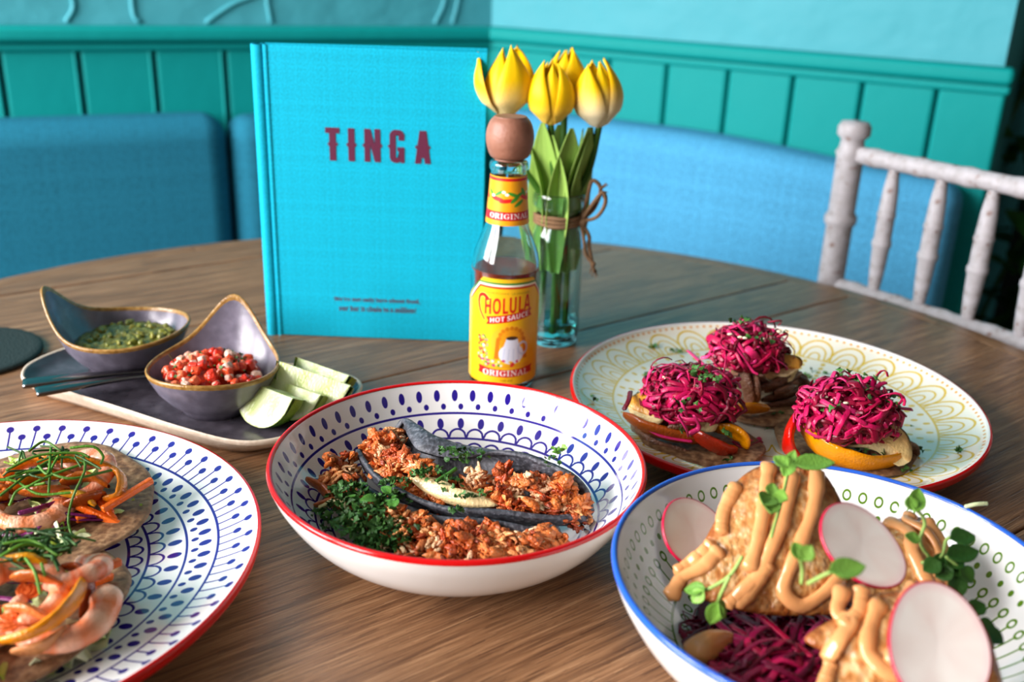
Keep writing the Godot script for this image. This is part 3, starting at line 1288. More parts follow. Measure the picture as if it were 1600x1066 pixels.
func make_crockery() -> void:
	var ground := Color(0.945, 0.94, 0.925)
	# the bowl in the middle
	var inner := bowl_inside()
	var p := new_plate(inner, 1400, ground)
	p.ovals(0.0946, 53, 0.0036, 0.0021, INDIGO)
	p.ovals(0.0911, 53, 0.0019, 0.0017, INDIGO, 0.35)
	p.ring(0.0886, 0.0014, INDIGO)
	p.ovals(0.0842, 42, 0.0034, 0.0021, INDIGO, 0.2)
	p.ring(0.0768, 0.0014, INDIGO)
	p.arches(0.0768, 0.0816, 46, 0.0013, INDIGO)
	p.ring(0.0688, 0.0014, INDIGO)
	p.arches(0.0688, 0.0742, 42, 0.0013, INDIGO)
	p.ovals(0.055, 26, 0.006, 0.0026, INDIGO)
	p.ring(0.045, 0.001, INDIGO)
	p.ovals(0.030, 12, 0.008, 0.003, INDIGO)
	dish("serving_bowl", "white bowl with indigo dots and arches and a red rim, holding the dark folded tacos", "bowl", BOWL.x, BOWL.y, inner, bowl_outside(), M.red_glaze, glazed("indigo_bowl_glaze", p))
	# the plate on the left
	inner = curve2([Vector2(0, 0.0070), Vector2(0.05, 0.0070), Vector2(0.085, 0.0075), Vector2(0.105, 0.0100), Vector2(0.125, 0.0150), Vector2(0.138, 0.0198), Vector2(0.1425, 0.0222)], 40)
	var outer := curve2([Vector2(0, 0.003), Vector2(0.070, 0.003), Vector2(0.073, 0.0), Vector2(0.079, 0.0), Vector2(0.083, 0.003), Vector2(0.106, 0.0066), Vector2(0.127, 0.0112), Vector2(0.1385, 0.0148), Vector2(0.1432, 0.0170), Vector2(0.1449, 0.0190), Vector2(0.1452, 0.0212)], 44)
	p = new_plate(inner, 1700, ground)
	p.pins(0.1235, 0.1385, 58, 0.0010, INDIGO)
	p.ovals(0.1392, 58, 0.0023, 0.0022, INDIGO)
	p.pins(0.1235, 0.1325, 58, 0.0010, INDIGO, 0.5)
	p.ovals(0.1332, 58, 0.0023, 0.0022, INDIGO, 0.5)
	p.ring(0.1235, 0.0014, INDIGO)
	p.ovals(0.1168, 70, 0.0034, 0.0023, INDIGO)
	p.ovals(0.1116, 70, 0.0020, 0.0016, INDIGO, 0.4)
	p.ring(0.1075, 0.0013, INDIGO)
	p.ovals(0.1015, 54, 0.0037, 0.0023, INDIGO)
	p.ring(0.0885, 0.0014, INDIGO)
	p.arches(0.0885, 0.0962, 54, 0.0013, INDIGO)
	p.ring(0.0785, 0.0015, INDIGO)
	p.arches(0.0785, 0.0855, 52, 0.0013, INDIGO)
	p.ovals(0.067, 26, 0.008, 0.0031, INDIGO)
	p.ring(0.05, 0.001, INDIGO)
	dish("dinner_plate", "white plate with indigo pin pattern and dark red rim, carrying the prawn tostadas", "plate", PLATE_L.x, PLATE_L.y, inner, outer, M.red_glaze, glazed("indigo_plate_glaze", p), false)
	# the plate on the right
	inner = curve2([Vector2(0, 0.0070), Vector2(0.05, 0.0070), Vector2(0.085, 0.0078), Vector2(0.105, 0.0100), Vector2(0.122, 0.0142), Vector2(0.134, 0.0192), Vector2(0.1382, 0.0222)], 40)
	outer = curve2([Vector2(0, 0.003), Vector2(0.068, 0.003), Vector2(0.071, 0.0), Vector2(0.077, 0.0), Vector2(0.081, 0.003), Vector2(0.104, 0.0064), Vector2(0.123, 0.0108), Vector2(0.1345, 0.0146), Vector2(0.1390, 0.0169), Vector2(0.1407, 0.0190), Vector2(0.1410, 0.0212)], 44)
	p = new_plate(inner, 1500, Color(0.96, 0.935, 0.865))
	p.ovals(0.1366, 150, 0.0011, 0.0012, Color(0.88, 0.60, 0.25))
	p.arches(0.1115, 0.1335, 30, 0.0017, SUN, 1.12)
	p.arches(0.1115, 0.1270, 30, 0.0014, SUN, 0.72)
	p.arches(0.1115, 0.1195, 30, 0.0014, SUN, 0.36)
	p.ring(0.1105, 0.0015, SUN)
	for k in 6:
		p.ovals(0.1055 - k * 0.0065, 46 - k * 3, 0.0024, 0.0018, SUN, 0.5 * (k % 2))
	p.ring(0.068, 0.001, SUN)
	p.arches(0.050, 0.066, 16, 0.001, SUN)
	dish("dinner_plate", "white plate with yellow arches and bright red rim, carrying the pink cabbage tacos", "plate", PLATE_R.x, PLATE_R.y, inner, outer, M.red_glaze, glazed("yellow_plate_glaze", p), false)
	# the bowl in front on the right
	inner = bowl_inside(0.988, 1.10)
	p = new_plate(inner, 1400, ground)
	p.ovals(0.0920, 72, 0.0025, 0.0021, LEAF, 0.0, 0.0009)
	p.ovals(0.0874, 72, 0.0017, 0.0015, LEAF, 0.2)
	p.ovals(0.0820, 66, 0.0022, 0.0019, LEAF, 0.0, 0.0011)
	p.pins(0.0690, 0.0800, 66, 0.0010, LEAF)
	p.ring(0.0690, 0.0014, LEAF)
	p.ovals(0.0630, 50, 0.0022, 0.0018, LEAF, 0.0, 0.0009)
	p.ring(0.045, 0.001, LEAF)
	dish("serving_bowl", "white bowl with green circles and pins and a blue rim, holding the fried turnovers", "bowl", BOWL2.x, BOWL2.y, inner, bowl_outside(0.988, 1.10), M.blue_glaze, glazed("green_bowl_glaze", p))


# ---------------------------------------------------------------- slate tray, dips, limes
func make_tray() -> void:
	var t := thing("serving_tray", "dark slate grey ceramic tray with pale unglazed edge under the dips and limes", "tray", Vector3(-0.23, T, -0.637))
	var o := Vector3(-0.23, 0, -0.637)
	var line := []
	for q in [[-0.347, -0.645], [-0.352, -0.668], [-0.340, -0.698], [-0.318, -0.712], [-0.27, -0.708], [-0.21, -0.695], [-0.15, -0.680], [-0.118, -0.668], [-0.105, -0.648], [-0.112, -0.615], [-0.128, -0.580], [-0.148, -0.561], [-0.172, -0.5575], [-0.21, -0.573], [-0.26, -0.599], [-0.31, -0.624], [-0.335, -0.635]]:
		line.append(Vector3(q[0], 0, q[1]) - o)
	var mb := MB.new()
	tray_rings(mb, line, [[0.0, 0.0, 0.002], [0.84, 0.0, 0.002], [0.88, 0.0, 0.0], [0.93, 0.0, 0.0035], [0.975, 0.0, 0.0068], [0.995, 0.0, 0.0095]])
	obj("underside", mb.mesh(), M.bare_edge, t)
	mb = MB.new()
	tray_rings(mb, line, [[0.995, 0.0, 0.0095], [1.0, 0.0, 0.0110], [0.995, 0.0, 0.0124], [0.985, 0.0, 0.0128], [0.976, 0.0, 0.0120]])
	obj("rim", mb.mesh(), M.bare_edge, t)
	mb = MB.new()
	tray_rings(mb, line, [[0.978, 0.0, 0.0122], [0.955, 0.0, 0.0098], [0.925, 0.0, 0.0078], [0.88, 0.0, 0.0066], [0.6, 0.0, 0.006], [0.3, 0.0, 0.006], [0.001, 0.0, 0.006]])
	obj("glazed_well", mb.mesh(), M.dark_slate_glaze, t)


func tray_rings(mb: MB, line: Array, rows: Array) -> void:
	var seg := 96
	var first := mb.v.size()
	for row in rows:
		for i in seg:
			var e := loop_at(line, float(i) / seg)
			mb.p(e * row[0] + Vector3.UP * row[2], Vector2(e.x, e.z) * row[0] * 8)
	for j in rows.size() - 1:
		for i in seg:
			var i2 := (i + 1) % seg
			var a := first + j * seg
			mb.quad(a + i, a + i2, a + seg + i2, a + seg + i)
	# outwards from the middle of the line's own turning way
	var turn := 0.0
	for i in seg:
		var e := loop_at(line, float(i) / seg)
		var g := loop_at(line, float(i + 1) / seg)
		turn += e.x * g.z - e.z * g.x
	if turn > 0:
		for i in range(0, mb.ix.size(), 3):
			var q := mb.ix[i + 1]
			mb.ix[i + 1] = mb.ix[i + 2]
			mb.ix[i + 2] = q


func dip_bowl(label: String, at_: Vector3, turn: float, rx: float, rz: float, lip: float) -> Node3D:
	# an oval bowl whose rim rises into one pulled lip towards local -x
	var t := thing("dip_bowl", label, "bowl", at_, turn, "")
	var seg := 72
	var shape := func(a: float) -> Array:
		var d := absf(wrapf(a - PI, -PI, PI))
		var g := exp(-pow(d / 0.52, 2.0))
		return [Vector3(cos(a) * rx * (1.0 + 0.13 * g), 0, sin(a) * rz * (1.0 - 0.03 * g)), 0.0325 + lip * g + 0.002 * cos(2 * a)]
	var make := func(rows: Array, inward: bool) -> ArrayMesh:
		var mb := MB.new()
		for row in rows:
			for i in seg:
				var e: Array = shape.call(TAU * i / seg)
				var q: Vector3 = e[0] * row[0] + Vector3.UP * (row[1] * e[1] + row[2])
				mb.p(q, Vector2(q.x, q.z) * 10)
		for j in rows.size() - 1:
			for i in seg:
				var i2 := (i + 1) % seg
				var a := j * seg
				mb.quad(a + i, a + seg + i, a + seg + i2, a + i2)
		return mb.mesh()
	obj("outside", make.call([[0.0, 0.0, 0.002], [0.40, 0.0, 0.002], [0.42, 0.0, 0.0], [0.50, 0.0, 0.0], [0.56, 0.03, 0.003], [0.72, 0.20, 0.004], [0.86, 0.50, 0.002], [0.95, 0.78, 0.001], [0.985, 0.93, 0.0]], false), M.slate_glaze, t)
	obj("rim", make.call([[0.985, 0.93, 0.0], [1.0, 0.985, 0.0], [1.0, 1.0, 0.0004], [0.985, 1.0, 0.0012], [0.965, 1.0, 0.0010], [0.952, 0.985, 0.0], [0.945, 0.95, 0.0]], false), M.bronze_edge, t)
	obj("inside", make.call([[0.946, 0.955, 0.0], [0.90, 0.74, 0.001], [0.80, 0.46, 0.003], [0.66, 0.22, 0.005], [0.45, 0.05, 0.0065], [0.2, 0.0, 0.006], [0.0, 0.0, 0.006]], true), M.slate_glaze, t)
	return t


func make_dips() -> void:
	var y := T + 0.0062
	var g := Vector3(-0.285, y, -0.681)
	dip_bowl("dark grey dip bowl with bronze rim and pulled lip, holding the green salsa", g, 0.10, 0.0475, 0.045, 0.027)
	var r := Vector3(-0.2005, y, -0.6185)
	dip_bowl("dark grey dip bowl with bronze rim and pulled lip, holding the tomato salsa", r, -PI / 2 - 0.05, 0.0455, 0.0435, 0.029)
	# green salsa: a wet lumpy fill
	var t := thing("green_salsa", "lumpy green salsa filling the left dip bowl", "salsa", g)
	var mb := MB.new()
	var n := 44
	for j in 15:
		for i in n:
			var a := TAU * i / n
			var f := j / 14.0
			var q := Vector3(0.002 + cos(a) * 0.0385 * f * (0.93 if j == 14 else 1.0), 0, sin(a) * 0.0370 * f * (0.93 if j == 14 else 1.0))
			q.y = 0.0222 + 0.0035 * (1 - f * f) + (0.0042 * noise.get_noise_2d(q.x * 9000, q.z * 9000) + 0.0025 * noise.get_noise_2d(q.x * 22000 + 50, q.z * 22000)) * (1.0 - f * 0.6)
			if j == 14:
				q.y = 0.0165
			mb.p(q, Vector2(q.x, q.z) * 12)
	for j in 14:
		for i in n:
			var i2 := (i + 1) % n
			mb.quad(j * n + i, j * n + i2, (j + 1) * n + i2, (j + 1) * n + i)
	stuff(obj("salsa_surface", fixed_up(mb), M.green_salsa, t))
	for k in 46:
		mb = MB.new()
		mb.col = vary(lin(0.54, 0.54, 0.22), 0.25)
		var a := rng.randf() * TAU
		var f := sqrt(rng.randf()) * 0.034
		blob(mb, at(0.004 + cos(a) * f, 0.0240 + 0.0030 * (1 - f / 0.03), sin(a) * f, Vector3(rng.randf() * 3, rng.randf() * 3, 0), Vector3(0.0032, 0.0018, 0.0024) * rng.randf_range(0.6, 1.25)), 0.35, k * 3.1, 8, 6)
		obj("tomatillo_piece", mb.mesh(), M.wet, t)
	# tomato salsa: dice of tomato and onion, flecks of coriander
	t = thing("tomato_salsa", "chopped tomato and onion salsa heaped in the right dip bowl", "salsa", r)
	mb = MB.new()
	mb.col = lin(0.62, 0.16, 0.08)
	for j in 11:
		for i in n:
			var a := TAU * i / n
			var f := j / 10.0
			var e := f * (0.90 if j == 10 else 1.0)
			var q := Vector3(cos(a) * 0.0350 * e, 0.0215 + 0.0085 * (1 - f * f), 0.001 + sin(a) * 0.0360 * e)
			q.y += 0.0025 * noise.get_noise_2d(q.x * 9000, q.z * 9000)
			if j == 10:
				q.y = 0.0160
			mb.p(q)
	for j in 10:
		for i in n:
			var i2 := (i + 1) % n
			mb.quad(j * n + i, j * n + i2, (j + 1) * n + i2, (j + 1) * n + i)
	stuff(obj("salsa_juice", fixed_up(mb), M.wet, t))
	var kinds := [lin(0.88, 0.32, 0.18), lin(0.91, 0.45, 0.29), lin(0.80, 0.20, 0.12), lin(0.90, 0.64, 0.54), lin(0.88, 0.72, 0.64)]
	var dice := []
	for c in kinds:
		for v in 2:
			mb = MB.new()
			mb.col = vary(c, 0.1)
			rbox(mb, Vector3(0.0078, 0.0062, 0.0070), 0.0022, 2, Transform3D(), 3)
			for i in mb.v.size():
				var q := mb.v[i]
				mb.v[i] = q * (1.0 + 0.35 * noise.get_noise_3d(q.x * 9000 + v * 77, q.y * 9000 + c.r * 300, q.z * 9000))
			dice.append(mb.mesh())
	for k in 110:
		var a := rng.randf() * TAU
		var f := sqrt(rng.randf()) * 0.0325
		var kind := rng.randi_range(0, 9)
		var h := 0.0245 + 0.0125 * (1 - f * f / 0.00105) + rng.randf_range(-0.003, 0.002)
		obj("tomato_piece" if kind < 6 else "onion_piece", dice[kind], M.wet, t, at(cos(a) * f, h, 0.004 + sin(a) * f, Vector3(rng.randf() * 6, rng.randf() * 6, rng.randf() * 6), Vector3.ONE * rng.randf_range(0.6, 1.05)))
	mb = MB.new()
	for k in 40:
		var a := rng.randf() * TAU
		var f := sqrt(rng.randf()) * 0.028
		flake(mb, Vector3(cos(a) * f, 0.0305 + 0.0095 * (1 - f * f / 0.0009), 0.004 + sin(a) * f), 0.0042)
	stuff(obj("chopped_herb", mb.mesh(), M.herb, t))
	mb = MB.new()
	mb.col = lin(0.25, 0.2, 0.06)
	tube(mb, smooth([Vector3(-0.026, 0.024, 0.0), Vector3(-0.028, 0.031, -0.003), Vector3(-0.031, 0.036, -0.004)], 6), 0.0005, 5)
	obj("herb_stalk", mb.mesh(), M.herb, t)
	# two teaspoons, side by side, handles over the edge of the tray
	spoon("steel teaspoon lying on the tray edge, the left of the two handles", Vector3(-0.3309, 0.0190, -0.6164) + Vector3.UP * T, Vector3(-0.2559, 0.0170, -0.6502) + Vector3.UP * T)
	spoon("steel teaspoon lying on the tray edge, the right of the two handles", Vector3(-0.3160, 0.0195, -0.6029) + Vector3.UP * T, Vector3(-0.2532, 0.0170, -0.6424) + Vector3.UP * T)
	# lime wedges
	lime("lime wedge lying in front at the tray edge, white flesh facing the viewer", Vector3(-0.1596, 0.0315, -0.5963) + Vector3.UP * T, Vector3(0.28, -0.60, -0.02), 1.0)
	lime("small lime wedge between the front wedge and the bowl rim", Vector3(-0.1438, 0.0275, -0.6098) + Vector3.UP * T, Vector3(0.25, -0.50, -0.06), 0.88)
	lime("large lime wedge leaning up behind the front wedge, flesh to the viewer", Vector3(-0.1321, 0.0340, -0.6175) + Vector3.UP * T, Vector3(0.20, -0.30, -0.20), 1.10)
	lime("lime wedge at the back of the tray with its green end to the right", Vector3(-0.1306, 0.0305, -0.6382) + Vector3.UP * T, Vector3(0.15, -0.55, -0.04), 0.98)


func spoon(label: String, a: Vector3, b: Vector3) -> void:
	var t := thing("teaspoon", label, "spoon", a)
	var d := (b - a).normalized()
	var s := d.cross(Vector3.UP).normalized()
	var u := s.cross(d)
	var x := Transform3D(Basis(d, u, s), Vector3.ZERO)
	var len := a.distance_to(b)
	var mb := MB.new()
	sheet(mb, func(p: float, q: float) -> Vector3:
		var w := lerpf(0.0074, 0.0028, smoothstep(0.0, 0.85, p)) * (1.0 - 0.12 * pow(1.0 - p, 8.0))
		var e := (q - 0.5) * 2
		return x * Vector3(p * len, 0.0012 * (1 - e * e) + 0.0022 * sin(p * PI) * 0.3, e * w), 28, 8, 0.0022)
	obj("handle", mb.mesh(), M.steel, t)
	mb = MB.new()
	sheet(mb, func(p: float, q: float) -> Vector3:
		var w := 0.0125 * pow(maxf(sin(PI * clampf(pow(p, 0.85), 0.02, 0.985)), 0.0), 0.7) + 0.0008
		var e := (q - 0.5) * 2
		return x * Vector3(len - 0.001 + p * 0.038, -0.004 * sin(PI * p) * (1 - e * e), e * w), 16, 10, 0.0012)
	obj("spoon_bowl", mb.mesh(), M.steel, t)


func lime(label: String, at_: Vector3, turn: Vector3, k: float) -> void:
	# a quarter of a lime: its long axis along local x is the cut edge, on top; the peel is below
	var t := thing("lime_wedge", label, "lime", at_)
	t.rotation = turn
	var L := 0.0240 * k
	var R := 0.0258 * k
	var open := 0.80
	var rad := func(s: float) -> float:
		return R * pow(maxf(1.0 - pow(absf(s), 2.3), 0.0), 0.5)
	var mb := MB.new()
	for j in 13:
		var a := -open + 2 * open * j / 12.0
		for i in 25:
			var s := -1.0 + i / 12.0
			var r: float = rad.call(s)
			var nip := 0.0025 * exp(-pow((absf(s) - 1.0) / 0.12, 2))
			var q := Vector3(s * L + signf(s) * nip, -r * cos(a), r * sin(a))
			mb.col = vary(lin(0.26, 0.50, 0.07), 0.08).lerp(lin(0.62, 0.72, 0.25), clampf(pow(absf(s), 6.0), 0, 0.8))
			mb.p(q)
	for j in 12:
		for i in 24:
			var c := j * 25 + i
			mb.quad(c, c + 1, c + 26, c + 25)
	obj("peel", mb.mesh(), M.wet, t)
	mb = MB.new()
	for side in [-1, 1]:
		var a: float = open * side
		var first := mb.v.size()
		for i in 25:
			var s := -1.0 + i / 12.0
			var r: float = rad.call(s)
			for j in 9:
				var f := j / 8.0
				var seg := sin(s * 9.0 + f * 1.5) * 0.5 + 0.5
				var pulp := lin(0.80, 0.87, 0.55).lerp(lin(0.90, 0.94, 0.74), seg)
				mb.col = pulp.lerp(lin(0.95, 0.97, 0.86), smoothstep(0.72, 0.92, f)) if f < 0.97 else lin(0.80, 0.88, 0.50)
				var lift := 0.0009 * seg * sin(PI * f) + 0.0004 * noise.get_noise_2d(s * 900, f * 900)
				var q := Vector3(s * L * 0.999, -r * f * cos(a), r * f * sin(a))
				q += Vector3(0, sin(absf(a)), cos(a) * side) * lift
				mb.p(q)
		for i in 24:
			for j in 8:
				var c := first + i * 9 + j
				if side < 0:
					mb.quad(c, c + 1, c + 10, c + 9)
				else:
					mb.quad(c, c + 9, c + 10, c + 1)
	obj("flesh", mb.mesh(), M.wet, t)


# one chopped leaf fleck, added to a heap
func flake(mb: MB, q: Vector3, size: float, tone := Color(0.10, 0.26, 0.07)) -> void:
	mb.col = vary(tone.srgb_to_linear() if tone != Color(0.10, 0.26, 0.07) else lin(0.25, 0.41, 0.18), 0.45)
	var x := Transform3D(Basis.from_euler(Vector3(rng.randf_range(-1.1, 1.1), rng.randf() * TAU, rng.randf_range(-1.1, 1.1))), q)
	var s := size * rng.randf_range(0.55, 1.15)
	var ph := rng.randf() * TAU
	var lob := rng.randi_range(3, 5)
	var first := mb.v.size()
	var n := 10
	for side in 2:
		for i in n:
			var a := TAU * i / n
			var r := s * 0.5 * (0.72 + 0.28 * sin(a * lob + ph))
			mb.p(x * Vector3(cos(a) * r, sin(a * 2 + ph) * s * 0.10 - side * 0.0002, sin(a) * r * 0.8))
		mb.p(x * Vector3(0, s * 0.06 - side * 0.0002, 0))
	for i in n:
		var i2 := (i + 1) % n
		mb.tri(first + n, first + i2, first + i)
		mb.tri(first + n + 1 + n, first + n + 1 + i, first + n + 1 + i2)


# ---------------------------------------------------------------- the menu
func make_menu() -> void:
	var t := thing("menu_book", "upright turquoise cloth menu with plum lettering, standing open behind the sauce bottle", "menu", Vector3(-0.2030, T, -0.772))
	var w := 0.1775
	var h := 0.2325
	var spine := 0.0098
	var mb := MB.new()
	rbox(mb, Vector3(w - spine, h, 0.003), 0.0012, 2, at(spine + (w - spine) * 0.5, h * 0.5, -0.0015))
	var cover := obj("front_cover", mb.mesh(), M.book_cloth, t)
	# hinge and rounded spine, one folded strip of cloth
	mb = MB.new()
	var prof := [Vector2(0.0165, -0.0004), Vector2(0.0138, -0.0002), Vector2(0.0122, -0.0016), Vector2(0.0110, -0.0018), Vector2(0.0096, -0.0002), Vector2(0.0070, 0.0006), Vector2(0.0035, 0.0004), Vector2(0.0006, -0.0016), Vector2(-0.0004, -0.005), Vector2(-0.0002, -0.010), Vector2(0.0016, -0.0145), Vector2(0.0046, -0.0165), Vector2(0.0085, -0.0170)]
	var q := []
	for e in prof:
		q.append(Vector3(e.x * 0.72, 0, e.y * 0.85))
	sheet(mb, func(u: float, v: float) -> Vector3:
		return spl(q, u) + Vector3.UP * v * h, 40, 4, 0.0016)
	obj("spine", mb.mesh(), M.book_cloth, t)
	var turn := 0.115
	mb = MB.new()
	rbox(mb, Vector3(w - 0.006, h, 0.003), 0.0012, 2, Transform3D(Basis.from_euler(Vector3(0, turn, 0)), Vector3(0.006, 0, -0.0165)) * at((w - 0.006) * 0.5, h * 0.5, 0))
	obj("back_cover", mb.mesh(), M.book_cloth, t)
	for k in 4:
		mb = MB.new()
		var a := turn * (0.15 + 0.22 * k)
		rbox(mb, Vector3(w - 0.014, h - 0.008, 0.0006), 0.0, 1, Transform3D(Basis.from_euler(Vector3(0, a, 0)), Vector3(0.006, 0.004, -0.006 - 0.0025 * k)) * at((w - 0.014) * 0.5, (h - 0.008) * 0.5, 0))
		obj("page", mb.mesh(), M.paper, t)
	# TINGA, in condensed western letters with a spur at half height; unit height 1, widths as listed
	var spur := func(x: float, s: float) -> Array:
		return [Vector2(x, 0.43), Vector2(x + 0.075 * s, 0.50), Vector2(x, 0.57)]
	var letters := {
		"T": [[Vector2(0.0, 1), Vector2(0.46, 1), Vector2(0.46, 0.83), Vector2(0.335, 0.83), Vector2(0.335, 0.0), Vector2(0.125, 0.0), Vector2(0.125, 0.83), Vector2(0, 0.83)], spur.call(0.125, -1), spur.call(0.335, 1)],
		"I": [[Vector2(0.04, 1), Vector2(0.25, 1), Vector2(0.25, 0), Vector2(0.04, 0)], spur.call(0.04, -1), spur.call(0.25, 1)],
		"N": [[Vector2(0, 0), Vector2(0, 1), Vector2(0.20, 1), Vector2(0.335, 0.52), Vector2(0.335, 1), Vector2(0.52, 1), Vector2(0.52, 0), Vector2(0.335, 0), Vector2(0.185, 0.52), Vector2(0.185, 0)], spur.call(0, -1), spur.call(0.52, 1)],
		"G": [[Vector2(0.48, 0.68), Vector2(0.48, 0.86), Vector2(0.40, 0.97), Vector2(0.30, 1), Vector2(0.16, 1), Vector2(0.06, 0.96), Vector2(0, 0.86), Vector2(0, 0.14), Vector2(0.06, 0.04), Vector2(0.16, 0), Vector2(0.27, 0), Vector2(0.33, 0.05), Vector2(0.37, 0), Vector2(0.48, 0), Vector2(0.48, 0.48), Vector2(0.25, 0.48), Vector2(0.25, 0.36), Vector2(0.30, 0.36), Vector2(0.30, 0.18), Vector2(0.25, 0.14), Vector2(0.20, 0.18), Vector2(0.20, 0.82), Vector2(0.25, 0.86), Vector2(0.29, 0.82), Vector2(0.29, 0.68)], spur.call(0, -1)],
		"A": [[Vector2(0, 0), Vector2(0.15, 1), Vector2(0.37, 1), Vector2(0.52, 0), Vector2(0.325, 0), Vector2(0.305, 0.17), Vector2(0.215, 0.17), Vector2(0.195, 0)], spur.call(0.07, -1), spur.call(0.45, 1)],
	}
	mb = MB.new()
	var x0 := 0.0535
	var y0 := 0.1475
	var hh := 0.0255
	var xs := {"T": 0.0, "I": 0.0165, "N": 0.0300, "G": 0.0495, "A": 0.0690}
	for k in letters:
		for s in letters[k]:
			var g := PackedVector2Array()
			for e in s:
				g.append(Vector2(x0 + xs[k] + e.x * hh * 0.93, y0 + e.y * hh))
			flat_shape(mb, g, 0.0004)
	# the hole of the A
	obj("title_lettering", mb.mesh(), M.lettering, cover)
	for line in [["We're not only loco about food,", 0.0560, 0.0312, 0.0705, 0.0046], ["our bar is chula to a million!", 0.0600, 0.0238, 0.0632, 0.0046]]:
		mb = MB.new()
		var tr := word(line[0], line[3], line[4], "Droid Serif")
		for i in range(0, tr.size(), 3):
			var k := []
			for j in 3:
				k.append(mb.p(Vector3(line[1] + tr[i + j].x, line[2] + tr[i + j].y, 0.0003)))
			var f := (tr[i + 1] - tr[i]).cross(tr[i + 2] - tr[i])
			if f > 0:
				mb.tri(k[0], k[1], k[2])
			else:
				mb.tri(k[0], k[2], k[1])
		obj("small_lettering", mb.mesh(), M.lettering, cover)


func flat_shape(mb: MB, g: PackedVector2Array, z: float) -> void:
	var k := Geometry2D.triangulate_polygon(g)
	var first := mb.v.size()
	for e in g:
		mb.p(Vector3(e.x, e.y, z))
	for i in range(0, k.size(), 3):
		var f := (g[k[i + 1]] - g[k[i]]).cross(g[k[i + 2]] - g[k[i]])
		if f > 0:
			mb.tri(first + k[i], first + k[i + 1], first + k[i + 2])
		else:
			mb.tri(first + k[i], first + k[i + 2], first + k[i + 1])


